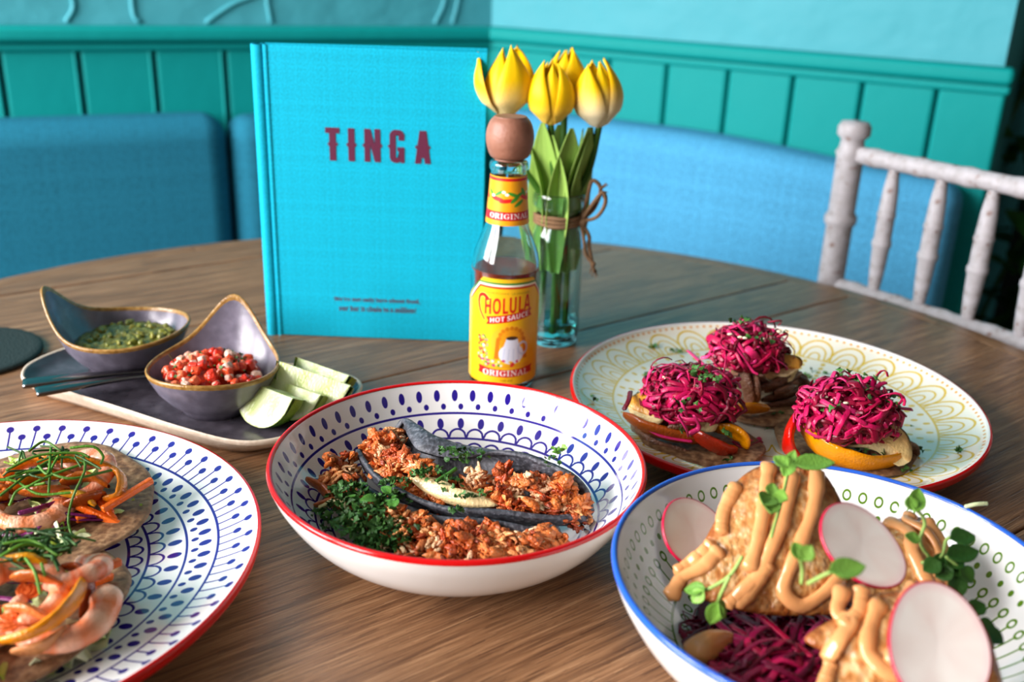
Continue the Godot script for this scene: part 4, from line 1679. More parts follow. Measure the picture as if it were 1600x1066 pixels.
# ---------------------------------------------------------------- the sauce bottle
func body_label() -> Image:
	var w := 880
	var h := 800
	var yellow := Color(0.96, 0.74, 0.08)
	var red := Color(0.78, 0.06, 0.07)
	var p := Paint.new(w, h, yellow)
	var c := w * 0.5
	# striped border along the chamfered top
	var k := 0
	for col in [Color(0.10, 0.50, 0.22), Color(0.97, 0.96, 0.92), red]:
		var o := 34.0 + k * 15
		var pts := [Vector2(96 + k * 6, 800), Vector2(96 + k * 6, 176 + k * 8), Vector2(212 + k * 5, o), Vector2(w - 212 - k * 5, o), Vector2(w - 96 - k * 6, 176 + k * 8), Vector2(w - 96 - k * 6, 800)]
		for i in 5:
			if i == 0 or i == 4:
				p.line(pts[i].x, pts[i].y, pts[i + 1].x, pts[i + 1].y, 4.0, col)
			else:
				p.line(pts[i].x, pts[i].y, pts[i + 1].x, pts[i + 1].y, 13.0, col)
		k += 1
	print_word(p, word("SALSA PICANTE · LA ORIGINAL", 330, 15), Vector2(c - 165, 112), 0.0, Color(0.72, 0.55, 0.05))
	# the name, rising to the right: a tall swung C, then the rest
	var name_col := Color(0.80, 0.10, 0.06)
	for pass_ in 2:
		var cc: Color = [Color(0.99, 0.90, 0.35), name_col][pass_]
		var wd: float = [42.0, 29.0][pass_]
		var last := Vector2()
		var path := [Vector3(c - 152, 152, 0), Vector3(c - 180, 128, 0), Vector3(c - 216, 140, 0), Vector3(c - 226, 190, 0), Vector3(c - 212, 250, 0), Vector3(c - 176, 308, 0)]
		for i in 25:
			var q := spl(path, i / 24.0)
			if i:
				p.line(last.x, last.y, q.x, q.y, wd * (1.0 - 0.55 * i / 24.0), cc)
			last = Vector2(q.x, q.y)
	print_word(p, word("HOLULA", 345, 118), Vector2(c - 172, 268), 0.10, name_col)
	p.poly(PackedVector2Array([Vector2(c - 160, 286), Vector2(c + 190, 226), Vector2(c + 172, 250), Vector2(c + 190, 282), Vector2(c - 160, 344), Vector2(c - 142, 316)]), red)
	print_word(p, word("HOT SAUCE", 284, 38), Vector2(c - 128, 328), 0.172, Color(0.98, 0.97, 0.94))
	# picture: a golden arched seat with a white jug, flowers at the left, a table of fruit
	var gold := Color(0.93, 0.62, 0.10)
	p.oval(c + 30, 470, 150, 128, 0, Color(0.97, 0.72, 0.16))
	p.oval(c + 30, 448, 96, 88, 0, gold)
	for i in 9:
		p.oval(c + 30 + cos(PI + PI * i / 8.0) * 86, 440 + sin(PI + PI * i / 8.0) * 78, 15, 15, 0, Color(0.86, 0.50, 0.06))
	p.poly(PackedVector2Array([Vector2(c - 78, 440), Vector2(c - 52, 440), Vector2(c - 60, 600), Vector2(c - 92, 600)]), Color(0.80, 0.46, 0.06))
	p.poly(PackedVector2Array([Vector2(c + 112, 440), Vector2(c + 138, 440), Vector2(c + 156, 600), Vector2(c + 124, 600)]), Color(0.80, 0.46, 0.06))
	var jug := Color(0.88, 0.90, 0.95)
	p.oval(c + 34, 560, 92, 78, 0, jug)
	p.poly(PackedVector2Array([Vector2(c - 6, 440), Vector2(c + 74, 440), Vector2(c + 104, 540), Vector2(c - 36, 540)]), jug)
	p.oval(c + 34, 438, 42, 14, 0, Color(0.25, 0.16, 0.12))
	p.oval(c + 118, 520, 36, 46, 0, Color(0.78, 0.82, 0.90), 13)
	for i in 4:
		p.line(c - 16 + i * 32, 520, c - 28 + i * 38, 606, 4, Color(0.72, 0.77, 0.87))
	var r := RandomNumberGenerator.new()
	r.seed = 8
	for i in 60:
		var y := r.randf_range(430, 640)
		var x := c - 176 + r.randf_range(-46, 34)
		var kind := r.randi_range(0, 5)
		p.oval(x, y, r.randf_range(6, 13), r.randf_range(5, 11), r.randf() * 3, [Color(0.90, 0.18, 0.16), Color(0.95, 0.55, 0.50), Color(0.25, 0.58, 0.20), Color(0.40, 0.68, 0.25), Color(0.96, 0.94, 0.85), Color(0.90, 0.30, 0.22)][kind])
	p.poly(PackedVector2Array([Vector2(c - 226, 640), Vector2(c + 200, 640), Vector2(c + 176, 670), Vector2(c - 190, 670)]), Color(0.93, 0.66, 0.12))
	for i in 34:
		p.oval(c + r.randf_range(-190, 100), r.randf_range(612, 652), r.randf_range(8, 16), r.randf_range(7, 12), 0, [Color(0.85, 0.20, 0.20), Color(0.80, 0.15, 0.45), Color(0.35, 0.58, 0.20), Color(0.95, 0.75, 0.20), Color(0.96, 0.90, 0.80)][r.randi_range(0, 4)])
	p.poly(PackedVector2Array([Vector2(c - 218, 664), Vector2(c - 110, 678), Vector2(c, 684), Vector2(c + 110, 678), Vector2(c + 218, 664), Vector2(c + 208, 692), Vector2(c + 218, 722), Vector2(c + 110, 736), Vector2(c, 742), Vector2(c - 110, 736), Vector2(c - 218, 722), Vector2(c - 208, 692)]), red)
	print_word(p, word("ORIGINAL", 350, 44, "Droid Serif"), Vector2(c - 175, 732), 0.0, Color(0.98, 0.97, 0.94))
	print_word(p, word("150 ml", 90, 20), Vector2(c - 45, 776), 0.0, Color(0.62, 0.45, 0.05))
	var im := p.image()
	im.resize(w / 2, h / 2, Image.INTERPOLATE_LANCZOS)
	return im


func neck_label() -> Image:
	var w := 720
	var h := 420
	var p := Paint.new(w, h, Color(0.95, 0.64, 0.06))
	var red := Color(0.80, 0.05, 0.10)
	p.poly(PackedVector2Array([Vector2(0, 12), Vector2(w, 12), Vector2(w, 34), Vector2(0, 34)]), red)
	var c := w * 0.5
	for s in [[c - 80, 190, 0.25], [c - 20, 205, -0.2], [c + 105, 180, 0.5], [c + 160, 185, 1.0], [c - 190, 170, 0.6]]:
		p.oval(s[0], s[1], 46, 17, s[2], Color(0.86, 0.10, 0.08))
	for s in [[c - 70, 140, 2.4], [c + 30, 190, -0.9], [c + 60, 150, -0.6], [c + 20, 150, 0.5], [c + 90, 130, 1.2], [c - 130, 140, 0.9], [c + 55, 225, -0.8]]:
		p.oval(s[0], s[1], 40, 13, s[2], Color(0.25, 0.58, 0.14))
	for s in [[c - 110, 165], [c - 40, 130], [c + 130, 140], [c - 20, 150]]:
		p.oval(s[0], s[1], 13, 13, 0, Color(0.97, 0.95, 0.88))
	p.poly(PackedVector2Array([Vector2(0, 300), Vector2(w, 300), Vector2(w, 374), Vector2(0, 374)]), red)
	print_word(p, word("ORIGINAL", 250, 46, "Droid Serif"), Vector2(c - 125, 360), 0.0, Color(0.98, 0.97, 0.94))
	var im := p.image()
	im.resize(w / 2, h / 2, Image.INTERPOLATE_LANCZOS)
	return im


func make_bottle() -> void:
	var t := thing("sauce_bottle", "hot sauce bottle with yellow label and round wooden stopper, in front of the menu", "bottle", Vector3(-0.0065, T, -0.695))
	var outer := curve2([Vector2(0, 0.0012), Vector2(0.016, 0.0), Vector2(0.0215, 0.0004), Vector2(0.0245, 0.004), Vector2(0.0252, 0.012), Vector2(0.0252, 0.045), Vector2(0.0252, 0.078), Vector2(0.0250, 0.088), Vector2(0.0235, 0.100), Vector2(0.0195, 0.112), Vector2(0.0160, 0.121), Vector2(0.0143, 0.130), Vector2(0.0132, 0.148), Vector2(0.0126, 0.160), Vector2(0.0136, 0.1625), Vector2(0.0136, 0.166), Vector2(0.0124, 0.168), Vector2(0.0110, 0.1685)], 80)
	var inner := curve2([Vector2(0.0100, 0.1685), Vector2(0.0102, 0.160), Vector2(0.0108, 0.148), Vector2(0.0120, 0.130), Vector2(0.0138, 0.121), Vector2(0.0172, 0.112), Vector2(0.0212, 0.100), Vector2(0.0228, 0.088), Vector2(0.0230, 0.078), Vector2(0.0230, 0.045), Vector2(0.0230, 0.012), Vector2(0.0215, 0.005), Vector2(0.017, 0.0035), Vector2(0, 0.004)], 70)
	var mb := MB.new()
	lathe(mb, outer + inner, 64)
	var glass := obj("glass", mb.mesh(), M.clear_glass, t)
	mb = MB.new()
	lathe(mb, curve2([Vector2(0, 0.0044), Vector2(0.017, 0.0040), Vector2(0.0212, 0.0055), Vector2(0.0227, 0.012), Vector2(0.0227, 0.045), Vector2(0.0227, 0.086), Vector2(0.0224, 0.0905), Vector2(0.021, 0.091), Vector2(0, 0.0905)], 50), 48)
	obj("sauce", mb.mesh(), M.hot_sauce, t)
	# labels, bent round the glass; the front faces the viewer
	var facing := 0.12
	for k in 2:
		var m := mat(["bottle_label", "neck_label"][k], Color.WHITE, 0.35)
		m.albedo_texture = tex(body_label() if k == 0 else neck_label())
		mb = MB.new()
		var half: float = [1.78, PI * 0.98][k]
		var nu := 72
		var nv := 24
		for j in nv + 1:
			for i in nu + 1:
				var u := float(i) / nu
				var a := (u - 0.5) * 2 * half
				var v := float(j) / nv
				var y: float
				var r: float
				if k == 0:
					var top := 0.0885 - maxf(0.0, absf(a) - 0.78) * 0.0105 / 0.42
					y = lerpf(maxf(top, 0.06), 0.0075, v)
					r = 0.02535
					if y > 0.078:
						r = lerpf(0.02535, 0.0251, (y - 0.078) / 0.011)
					v = (0.0885 - y) / 0.081
				else:
					y = lerpf(0.1585, 0.1245, v)
					r = lerpf(0.01285, 0.0154, pow(v, 1.25)) + 0.0002
				mb.p(Vector3(sin(a + facing) * r, y, cos(a + facing) * r), Vector2(u, v))
		for j in nv:
			for i in nu:
				var q := j * (nu + 1) + i
				mb.quad(q, q + nu + 1, q + nu + 2, q + 1)
		obj(["body_label", "neck_label"][k], mb.mesh(), m, glass)
	mb = MB.new()
	lathe(mb, curve2([Vector2(0, 0.1675), Vector2(0.0098, 0.1675), Vector2(0.0098, 0.1695), Vector2(0.0128, 0.1705), Vector2(0.0150, 0.1745), Vector2(0.0166, 0.1815), Vector2(0.0163, 0.1885), Vector2(0.0143, 0.1945), Vector2(0.0115, 0.1977), Vector2(0.010, 0.1985), Vector2(0, 0.1985)], 50), 40)
	obj("stopper", mb.mesh(), M.turned_wood, t)


# ---------------------------------------------------------------- the jar of tulips
const JAR := Vector3(0.0335, 0.0, -0.7845)


func make_jar() -> void:
	var t := thing("glass_jar", "small clear glass jar with twine tied round its neck, holding the tulips", "vase", JAR + Vector3.UP * T)
	var outer := curve2([Vector2(0, 0.002), Vector2(0.016, 0.0), Vector2(0.0195, 0.001), Vector2(0.0210, 0.005), Vector2(0.0215, 0.012), Vector2(0.0215, 0.04), Vector2(0.0215, 0.080), Vector2(0.0205, 0.092), Vector2(0.0180, 0.102), Vector2(0.0176, 0.110), Vector2(0.0190, 0.114), Vector2(0.0212, 0.117), Vector2(0.0214, 0.122), Vector2(0.0208, 0.126), Vector2(0.0198, 0.127)], 70)
	var inner := curve2([Vector2(0.0190, 0.1265), Vector2(0.0186, 0.122), Vector2(0.0180, 0.114), Vector2(0.0160, 0.108), Vector2(0.0162, 0.102), Vector2(0.0188, 0.092), Vector2(0.0199, 0.080), Vector2(0.0199, 0.04), Vector2(0.0198, 0.014), Vector2(0.0185, 0.008), Vector2(0.014, 0.006), Vector2(0, 0.006)], 60)
	var mb := MB.new()
	lathe(mb, outer + inner, 56)
	obj("glass", mb.mesh(), M.jar_glass, t)
	mb = MB.new()
	lathe(mb, curve2([Vector2(0, 0.0063), Vector2(0.014, 0.0063), Vector2(0.0182, 0.0082), Vector2(0.0196, 0.014), Vector2(0.0197, 0.0195), Vector2(0.0185, 0.0190), Vector2(0, 0.0190)], 40), 40)
	obj("water", mb.mesh(), M.water, t)
	# twine: three turns, a knot, loops and ends
	mb = MB.new()
	for k in 3:
		var pts := []
		for i in 41:
			var a := TAU * i / 40.0
			pts.append(Vector3(cos(a) * 0.0188, 0.1025 + k * 0.0030 + 0.0005 * sin(a * 3 + k), sin(a) * 0.0188))
		tube(mb, pts, 0.0017, 7)
	var s := Vector3(0.0175, 0.105, 0.008)
	for c in [[[0, 0, 0], [0.010, 0.012, 0.004], [0.014, 0.028, 0.005], [0.007, 0.034, 0.004], [0.004, 0.020, 0.003], [0, 0, 0]], [[0, 0, 0], [0.012, 0.006, 0.008], [0.018, 0.018, 0.010], [0.015, 0.026, 0.010], [0.006, 0.012, 0.006], [0, 0, 0]], [[0, 0, 0], [0.007, -0.010, 0.004], [0.008, -0.020, 0.005], [0.012, -0.036, 0.007]], [[0, 0, 0], [0.003, -0.012, 0.006], [0.006, -0.026, 0.006], [0.013, -0.033, 0.008]]]:
		var pts := []
		for q in c:
			pts.append(s + Vector3(q[0], q[1], q[2]))
		tube(mb, smooth(pts, 24), 0.0016, 6)
	blob(mb, at(s.x + 0.001, s.y, s.z + 0.001, Vector3.ZERO, Vector3(0.005, 0.0045, 0.0045)), 0.3, 2.0, 10, 8)
	for k in 14:
		tube(mb, [s + Vector3(0.012, -0.034, 0.007), s + Vector3(0.012 + rng.randf_range(-0.003, 0.005), -0.041 + rng.randf_range(-0.003, 0.003), 0.008 + rng.randf_range(-0.003, 0.003))], 0.0004, 4)
		tube(mb, [s + Vector3(0.013, 0.027, 0.006), s + Vector3(0.014 + rng.randf_range(-0.002, 0.006), 0.024 + rng.randf_range(-0.006, 0.010), 0.008 + rng.randf_range(-0.003, 0.003))], 0.0004, 4)
	obj("twine", mb.mesh(), M.jute, t)
	# tulips: [base of the flower, tip direction, radius, length, opening, paleness, label]
	var z := JAR.z
	tulip(Vector3(-0.0105, 0.1850, z + 0.006), Vector3(-0.035, 1, 0.05), 0.0228, 0.053, 0.50, 0.45, "yellow tulip on the left with an outer petal bent away", Vector3(-0.010, 0.012, 0.0), PI / 3)
	tulip(Vector3(0.0235, 0.1805, z + 0.012), Vector3(-0.02, 1, 0.05), 0.0200, 0.049, 0.10, 0.0, "deep yellow tulip in the middle, its closed bud in front", Vector3(0.0, 0.012, 0.006), 0.5)
	tulip(Vector3(0.0345, 0.1900, z - 0.014), Vector3(0.02, 1, -0.05), 0.0185, 0.046, 0.1, 0.15, "yellow tulip at the back, half hidden between the others", Vector3(0.004, 0.012, -0.008), 0.9)
	tulip(Vector3(0.0610, 0.1790, z + 0.006), Vector3(-0.10, 1, 0.03), 0.0208, 0.052, 0.20, 1.0, "pale yellow tulip on the right with a cream base", Vector3(0.010, 0.012, 0.002), 0.2)


func tulip(q: Vector3, up: Vector3, r: float, long: float, open: float, pale: float, label: String, foot: Vector3, spin: float) -> void:
	var t := thing("tulip", label, "flower", q + Vector3.UP * T, 0.0, "")
	var u := up.normalized()
	var f := Basis(u.cross(Vector3.BACK).normalized(), u, Vector3.BACK).orthonormalized()
	for k in 6:
		var inner := k % 2 == 1
		var a0 := TAU * k / 6.0 + spin
		var flare := open * (0.7 if k == 4 else (1.0 if k == 2 else 0.12)) * (0.4 if inner else 1.0)
		var rr := r * (0.86 if inner else 1.0)
		var tall := long * (0.96 if inner else rng.randf_range(0.93, 1.03))
		var mb := MB.new()
		sheet(mb, func(s: float, v: float) -> Vector3:
			var e := (s - 0.5) * 2
			var bulge := pow(sin(PI * clampf(v * 0.72 + 0.11, 0, 1)), 0.85) * (1.0 - 0.60 * pow(v, 2.6)) * lerpf(0.55, 1.0, minf(1.0, v * 4.0))
			if v < 0.06:
				bulge *= sqrt(maxf(v / 0.06, 0.02))
			var w := 1.04 * minf(1.0, v * 4.0 + 0.35) * pow(maxf(1.0 - pow(v, 3.0), 0.0), 0.72)
			var ang := a0 + e * w * 0.92
			var rad := rr * (bulge + flare * v * v * 1.4) * (1.0 - 0.05 * e * e + 0.03 * cos(e * 9.0) * v)
			return f * Vector3(cos(ang) * rad, v * tall * (1.0 - flare * 0.10) - 0.002 * e * e * v, sin(ang) * rad), 10, 16, 0.0007,
			func(s: float, v: float, _side: int) -> Color:
				var yellow := lin(0.97, 0.80, 0.03).lerp(lin(0.93, 0.68, 0.02), absf(s - 0.5) * 0.9)
				var cream := lin(0.95, 0.93, 0.80)
				var base := smoothstep(0.48 + 0.22 * pale, 0.08, v) * (0.15 + 0.85 * pale)
				return yellow.lerp(cream, base))
		obj("petal", mb.mesh(), M.petal, t)
	var mb2 := MB.new()
	mb2.col = lin(0.22, 0.38, 0.12)
	var base := JAR + foot - q
	base.y = 0.010 - q.y
	var mouth := JAR + foot * Vector3(0.9, 0, 0.9) - q
	mouth.y = 0.112 - q.y
	tube(mb2, smooth([base, base.lerp(mouth, 0.5), mouth, mouth * 0.35 + u * -0.010, Vector3(0, 0.001, 0)], 22), 0.0027, 9)
	obj("stem", mb2.mesh(), M.petal, t)
	for k in 2:
		var mb := MB.new()
		var side := -1.0 if k else 1.0
		var out := (Vector3(foot.x * 70 + side * 0.45, 0, 0.55 if k == 0 else 0.15) + Vector3(0, 0, foot.z * 60)).normalized()
		var a := mouth + Vector3(0, -0.050, 0) + out * 0.004
		var b := mouth + Vector3(0, 0.012, 0) + out * 0.008
		var c := mouth + Vector3(0, rng.randf_range(0.058, 0.074), 0) + out * rng.randf_range(0.012, 0.020)
		var across := out.cross(Vector3.UP).normalized()
		sheet(mb, func(s: float, v: float) -> Vector3:
			var e := (s - 0.5) * 2
			var w := 0.0150 * pow(sin(PI * clampf(v * 0.86 + 0.12, 0, 1)), 0.8)
			return spl([a, b, c], v) + across * (e * w) + out * (-(1 - e * e) * w * 0.25 + 0.001 * sin(v * 9.0)), 8, 16, 0.0007,
			func(s: float, v: float, _side: int) -> Color:
				return lin(0.38, 0.55, 0.18).lerp(lin(0.68, 0.80, 0.42), 0.35 + 0.35 * sin(s * 26.0) * 0.4 + 0.3 * (1 - v)))
		obj("leaf", mb.mesh(), M.petal, t)


# ---------------------------------------------------------------- food
# shapes below are given in the room's x and z, with y above the table top; put() hangs them on their thing
func put(called: String, mb: MB, material: Material, t: Node3D) -> MeshInstance3D:
	return obj(called, mb.mesh(), material, t, Transform3D(Basis(), Vector3(0, T, 0) - t.position))


func food(called: String, label: String, category: String, q: Vector3, group := "") -> Node3D:
	return thing(called, label, category, q + Vector3.UP * T, 0.0, group)


func disc(mb: MB, q: Vector3, r: float, th: float, wave: float, tilt := Vector3.ZERO, seed_at := 0.0, seg := 56) -> void:
	# a round flat bread with an uneven edge
	var b := Basis.from_euler(tilt)
	var prof := [[0.0, 0.5], [0.35, 0.5], [0.7, 0.5], [0.9, 0.5], [0.97, 0.42], [1.0, 0.0], [0.97, -0.42], [0.85, -0.5], [0.4, -0.5], [0.0, -0.5]]
	var first := mb.v.size()
	for row in prof:
		for i in seg:
			var a := TAU * i / seg
			var e: float = row[0]
			var rr := r * e * (1.0 + 0.03 * sin(a * 3 + seed_at) + 0.015 * sin(a * 7 + seed_at * 2))
			var y: float = th * row[1] + wave * e * e * sin(a * 3 + seed_at * 3) + wave * 0.5 * e * noise.get_noise_2d(cos(a) * e * 130 + seed_at * 40, sin(a) * e * 130) * 2
			mb.p(q + b * Vector3(cos(a) * rr, y, sin(a) * rr), Vector2(cos(a) * e, sin(a) * e) * 0.5)
	for j in prof.size() - 1:
		for i in seg:
			var i2 := (i + 1) % seg
			var c := first + j * seg
			mb.quad(c + i, c + i2, c + seg + i2, c + seg + i)


func strands(mb: MB, q: Vector3, size: Vector3, n: int, tones: Array, wide := 0.0011, low := -0.25) -> void:
	# a tangle of shreds wrapped over a dome
	for k in n:
		var ax := Vector3(rng.randf_range(-1, 1), rng.randf_range(-1, 1), rng.randf_range(-1, 1)).normalized()
		var s := ax.cross(Vector3(rng.randf_range(-1, 1), rng.randf_range(-1, 1), rng.randf_range(-1, 1)).normalized()).normalized()
		if s.y < low:
			s = -s
		var d := ax.cross(s)
		var span := rng.randf_range(0.5, 1.7)
		var f := rng.randf_range(0.74, 1.05)
		var pts := []
		for i in 9:
			var a := span * (i / 8.0 - 0.5)
			var e := (s * cos(a) + d * sin(a)) * (f + 0.10 * sin(i * 0.9 + k) + 0.05 * rng.randf_range(-1, 1))
			e.y = maxf(e.y, low)
			pts.append(q + e * size)
		mb.col = vary(tones[rng.randi_range(0, tones.size() - 1)], 0.25)
		tube(mb, pts, wide * rng.randf_range(0.7, 1.6), 6, 0.28, s)


const PINK := [Color(0.33, 0.003, 0.040), Color(0.47, 0.006, 0.072), Color(0.13, 0.001, 0.013), Color(0.25, 0.002, 0.026), Color(0.60, 0.020, 0.13)]
const BEET := [Color(0.16, 0.0, 0.03), Color(0.26, 0.004, 0.05), Color(0.10, 0.0, 0.02), Color(0.32, 0.01, 0.07)]


func cabbage(t: Node3D, q: Vector3, size: Vector3, n: int, tones := PINK) -> void:
	var mb := MB.new()
	mb.col = tones[2]
	blob(mb, Transform3D(Basis.from_scale(size * 0.70), q), 0.25, q.x * 30, 16, 12)
	var lift := Vector3(0, -0.004, 0)
	strands(mb, q + lift, size * Vector3(1.06, 1.22, 1.06), n, tones, 0.0012, -0.12)
	strands(mb, q + lift, size * Vector3(0.92, 1.10, 0.92), n / 2, tones, 0.0010, -0.3)
	strands(mb, q + lift, size * Vector3(1.0, 1.15, 1.0), n / 3, tones, 0.0022, -0.1)
	for k in n / 4:
		var s := q + Vector3(rng.randf_range(-0.8, 0.8) * size.x, rng.randf_range(-0.2, 0.9) * size.y, rng.randf_range(-0.6, 0.9) * size.z)
		var r := rng.randf_range(0.003, 0.008)
		var a0 := rng.randf() * TAU
		var b := Basis.from_euler(Vector3(rng.randf() * TAU, rng.randf() * TAU, 0))
		var pts := []
		for i in 9:
			pts.append(s + b * Vector3(cos(a0 + i * 0.5) * r, i * 0.0006, sin(a0 + i * 0.5) * r))
		mb.col = vary(tones[rng.randi_range(0, tones.size() - 1)], 0.25)
		tube(mb, pts, 0.0009, 6, 0.45)
	stuff(put("pink_cabbage", mb, M.shreds, t))


func herbs(mb: MB, q: Vector3, size: Vector3, n: int, flake_size: float) -> void:
	# flecks strewn over a dome
	for k in n:
		var a := rng.randf() * TAU
		var f := sqrt(rng.randf())
		flake(mb, q + Vector3(cos(a) * f * size.x, size.y * sqrt(maxf(1 - f * f, 0)) + rng.randf_range(0, 0.002), sin(a) * f * size.z), flake_size)


func strip(mb: MB, path: Array, wide: float, thick: float, hang: Vector3, tone: Color, burn := 0.0) -> void:
	# a curved strip of pepper, meat or cheese with rounded edges: hang is the way its width points
	var n := 22
	var seg := 10
	var pts := smooth(path, n)
	var rings := []
	for i in n + 1:
		var d: Vector3 = (pts[mini(i + 1, n)] - pts[maxi(i - 1, 0)]).normalized()
		var h := (hang - d * hang.dot(d)).normalized()
		var s := d.cross(h)
		var e := i / float(n)
		var k := pow(maxf(sin(PI * clampf(e * 0.96 + 0.02, 0, 1)), 0.0), 0.35)
		var first := mb.v.size()
		for j in seg:
			var a := TAU * j / seg
			var bump := 1.0 + 0.10 * noise.get_noise_3d(pts[i].x * 9000, j * 40.0, pts[i].z * 9000) * 2
			mb.col = vary(tone, 0.08).lerp(Color(0.03, 0.012, 0.005), clampf(burn * (0.5 + 1.4 * noise.get_noise_3d(pts[i].x * 7000, j * 30.0, pts[i].z * 7000)), 0, 0.85))
			mb.p(pts[i] + (h * (cos(a) * wide * 0.5) + s * (sin(a) * thick * 0.5)) * k * bump, Vector2(j / float(seg), e))
		rings.append(first)
	for i in n:
		for j in seg:
			var j2 := (j + 1) % seg
			mb.quad(rings[i] + j, rings[i] + j2, rings[i + 1] + j2, rings[i + 1] + j)


func prawn(t: Node3D, x: Transform3D, tone: Color) -> void:
	# a curled, peeled prawn lying on its side: local x-z is the plane of the curl
	var mb := MB.new()
	var pts := []
	var rad := []
	var cols := []
	for i in 41:
		var e := i / 40.0
		var a := lerpf(-0.5, 3.7, e)
		var r := lerpf(0.0135, 0.0095, e)
		pts.append(x * Vector3(cos(a) * r, 0.0025 * sin(e * PI), sin(a) * r))
		var k := 0.0070 * (1.0 - 0.62 * e) * (1.0 + 0.075 * pow(absf(sin(e * PI * 6)), 0.5))
		if e < 0.08:
			k *= sqrt(e / 0.08 + 0.1)
		rad.append(k)
	var seg := 12
	var at0 := mb.v.size()
	tube(mb, pts, rad, seg, 0.9, x.basis.y)
	var span := mb.v.size() - at0
	for i in span:
		var e := clampf(float(i) / span, 0, 1)
		var band := smoothstep(0.55, 0.95, absf(sin(e * PI * 6)))
		mb.c[at0 + i] = vary(lin(0.96, 0.78, 0.66).lerp(tone, 0.25 + 0.55 * (1 - band) + 0.3 * noise.get_noise_2d(i * 9.0, e * 300)), 0.05)
	put("prawn_body", mb, M.wet, t)
	mb = MB.new()
	mb.col = tone
	var tip: Vector3 = pts[40]
	var d: Vector3 = (pts[40] - pts[37]).normalized()
	for s in [-0.5, 0.1, 0.6]:
		leaf(mb, Transform3D(Basis(x.basis.y.cross(-d).normalized(), x.basis.y.normalized(), -d).rotated(x.basis.y.normalized(), s), tip), 0.009, 0.0055, 0.001, 0.0006)
	put("prawn_tail", mb, M.wet, t)


func stick(mb: MB, a: Vector3, b: Vector3, wide: float, tone: Color) -> void:
	var d := (b - a).normalized()
	var s := d.cross(Vector3.UP).normalized()
	var at0 := mb.v.size()
	mb.col = tone
	rbox(mb, Vector3(a.distance_to(b), wide, wide * 0.9), wide * 0.25, 2, Transform3D(Basis(d, s.cross(d), s), (a + b) * 0.5), 4)
	for i in range(at0, mb.v.size()):
		mb.c[i] = vary(tone, 0.10)


func lettuce(mb: MB, q: Vector3, size: float, tone: Color) -> void:
	mb.col = tone
	var x := Transform3D(Basis.from_euler(Vector3(rng.randf_range(-0.5, 0.5), rng.randf() * TAU, rng.randf_range(-0.5, 0.5))), q)
	var ph := rng.randf() * 9
	sheet(mb, func(u: float, v: float) -> Vector3:
		return x * Vector3((u - 0.5) * size * 0.6, 0.16 * size * sin(u * 7 + ph) * (0.4 + v) + 0.12 * size * sin(v * 6 + ph), (v - 0.5) * size), 8, 8, 0.0006,
		func(u: float, v: float, _s: int) -> Color:
			return vary(tone.lerp(lin(0.86, 0.90, 0.66), (1 - v) * 0.6), 0.12))


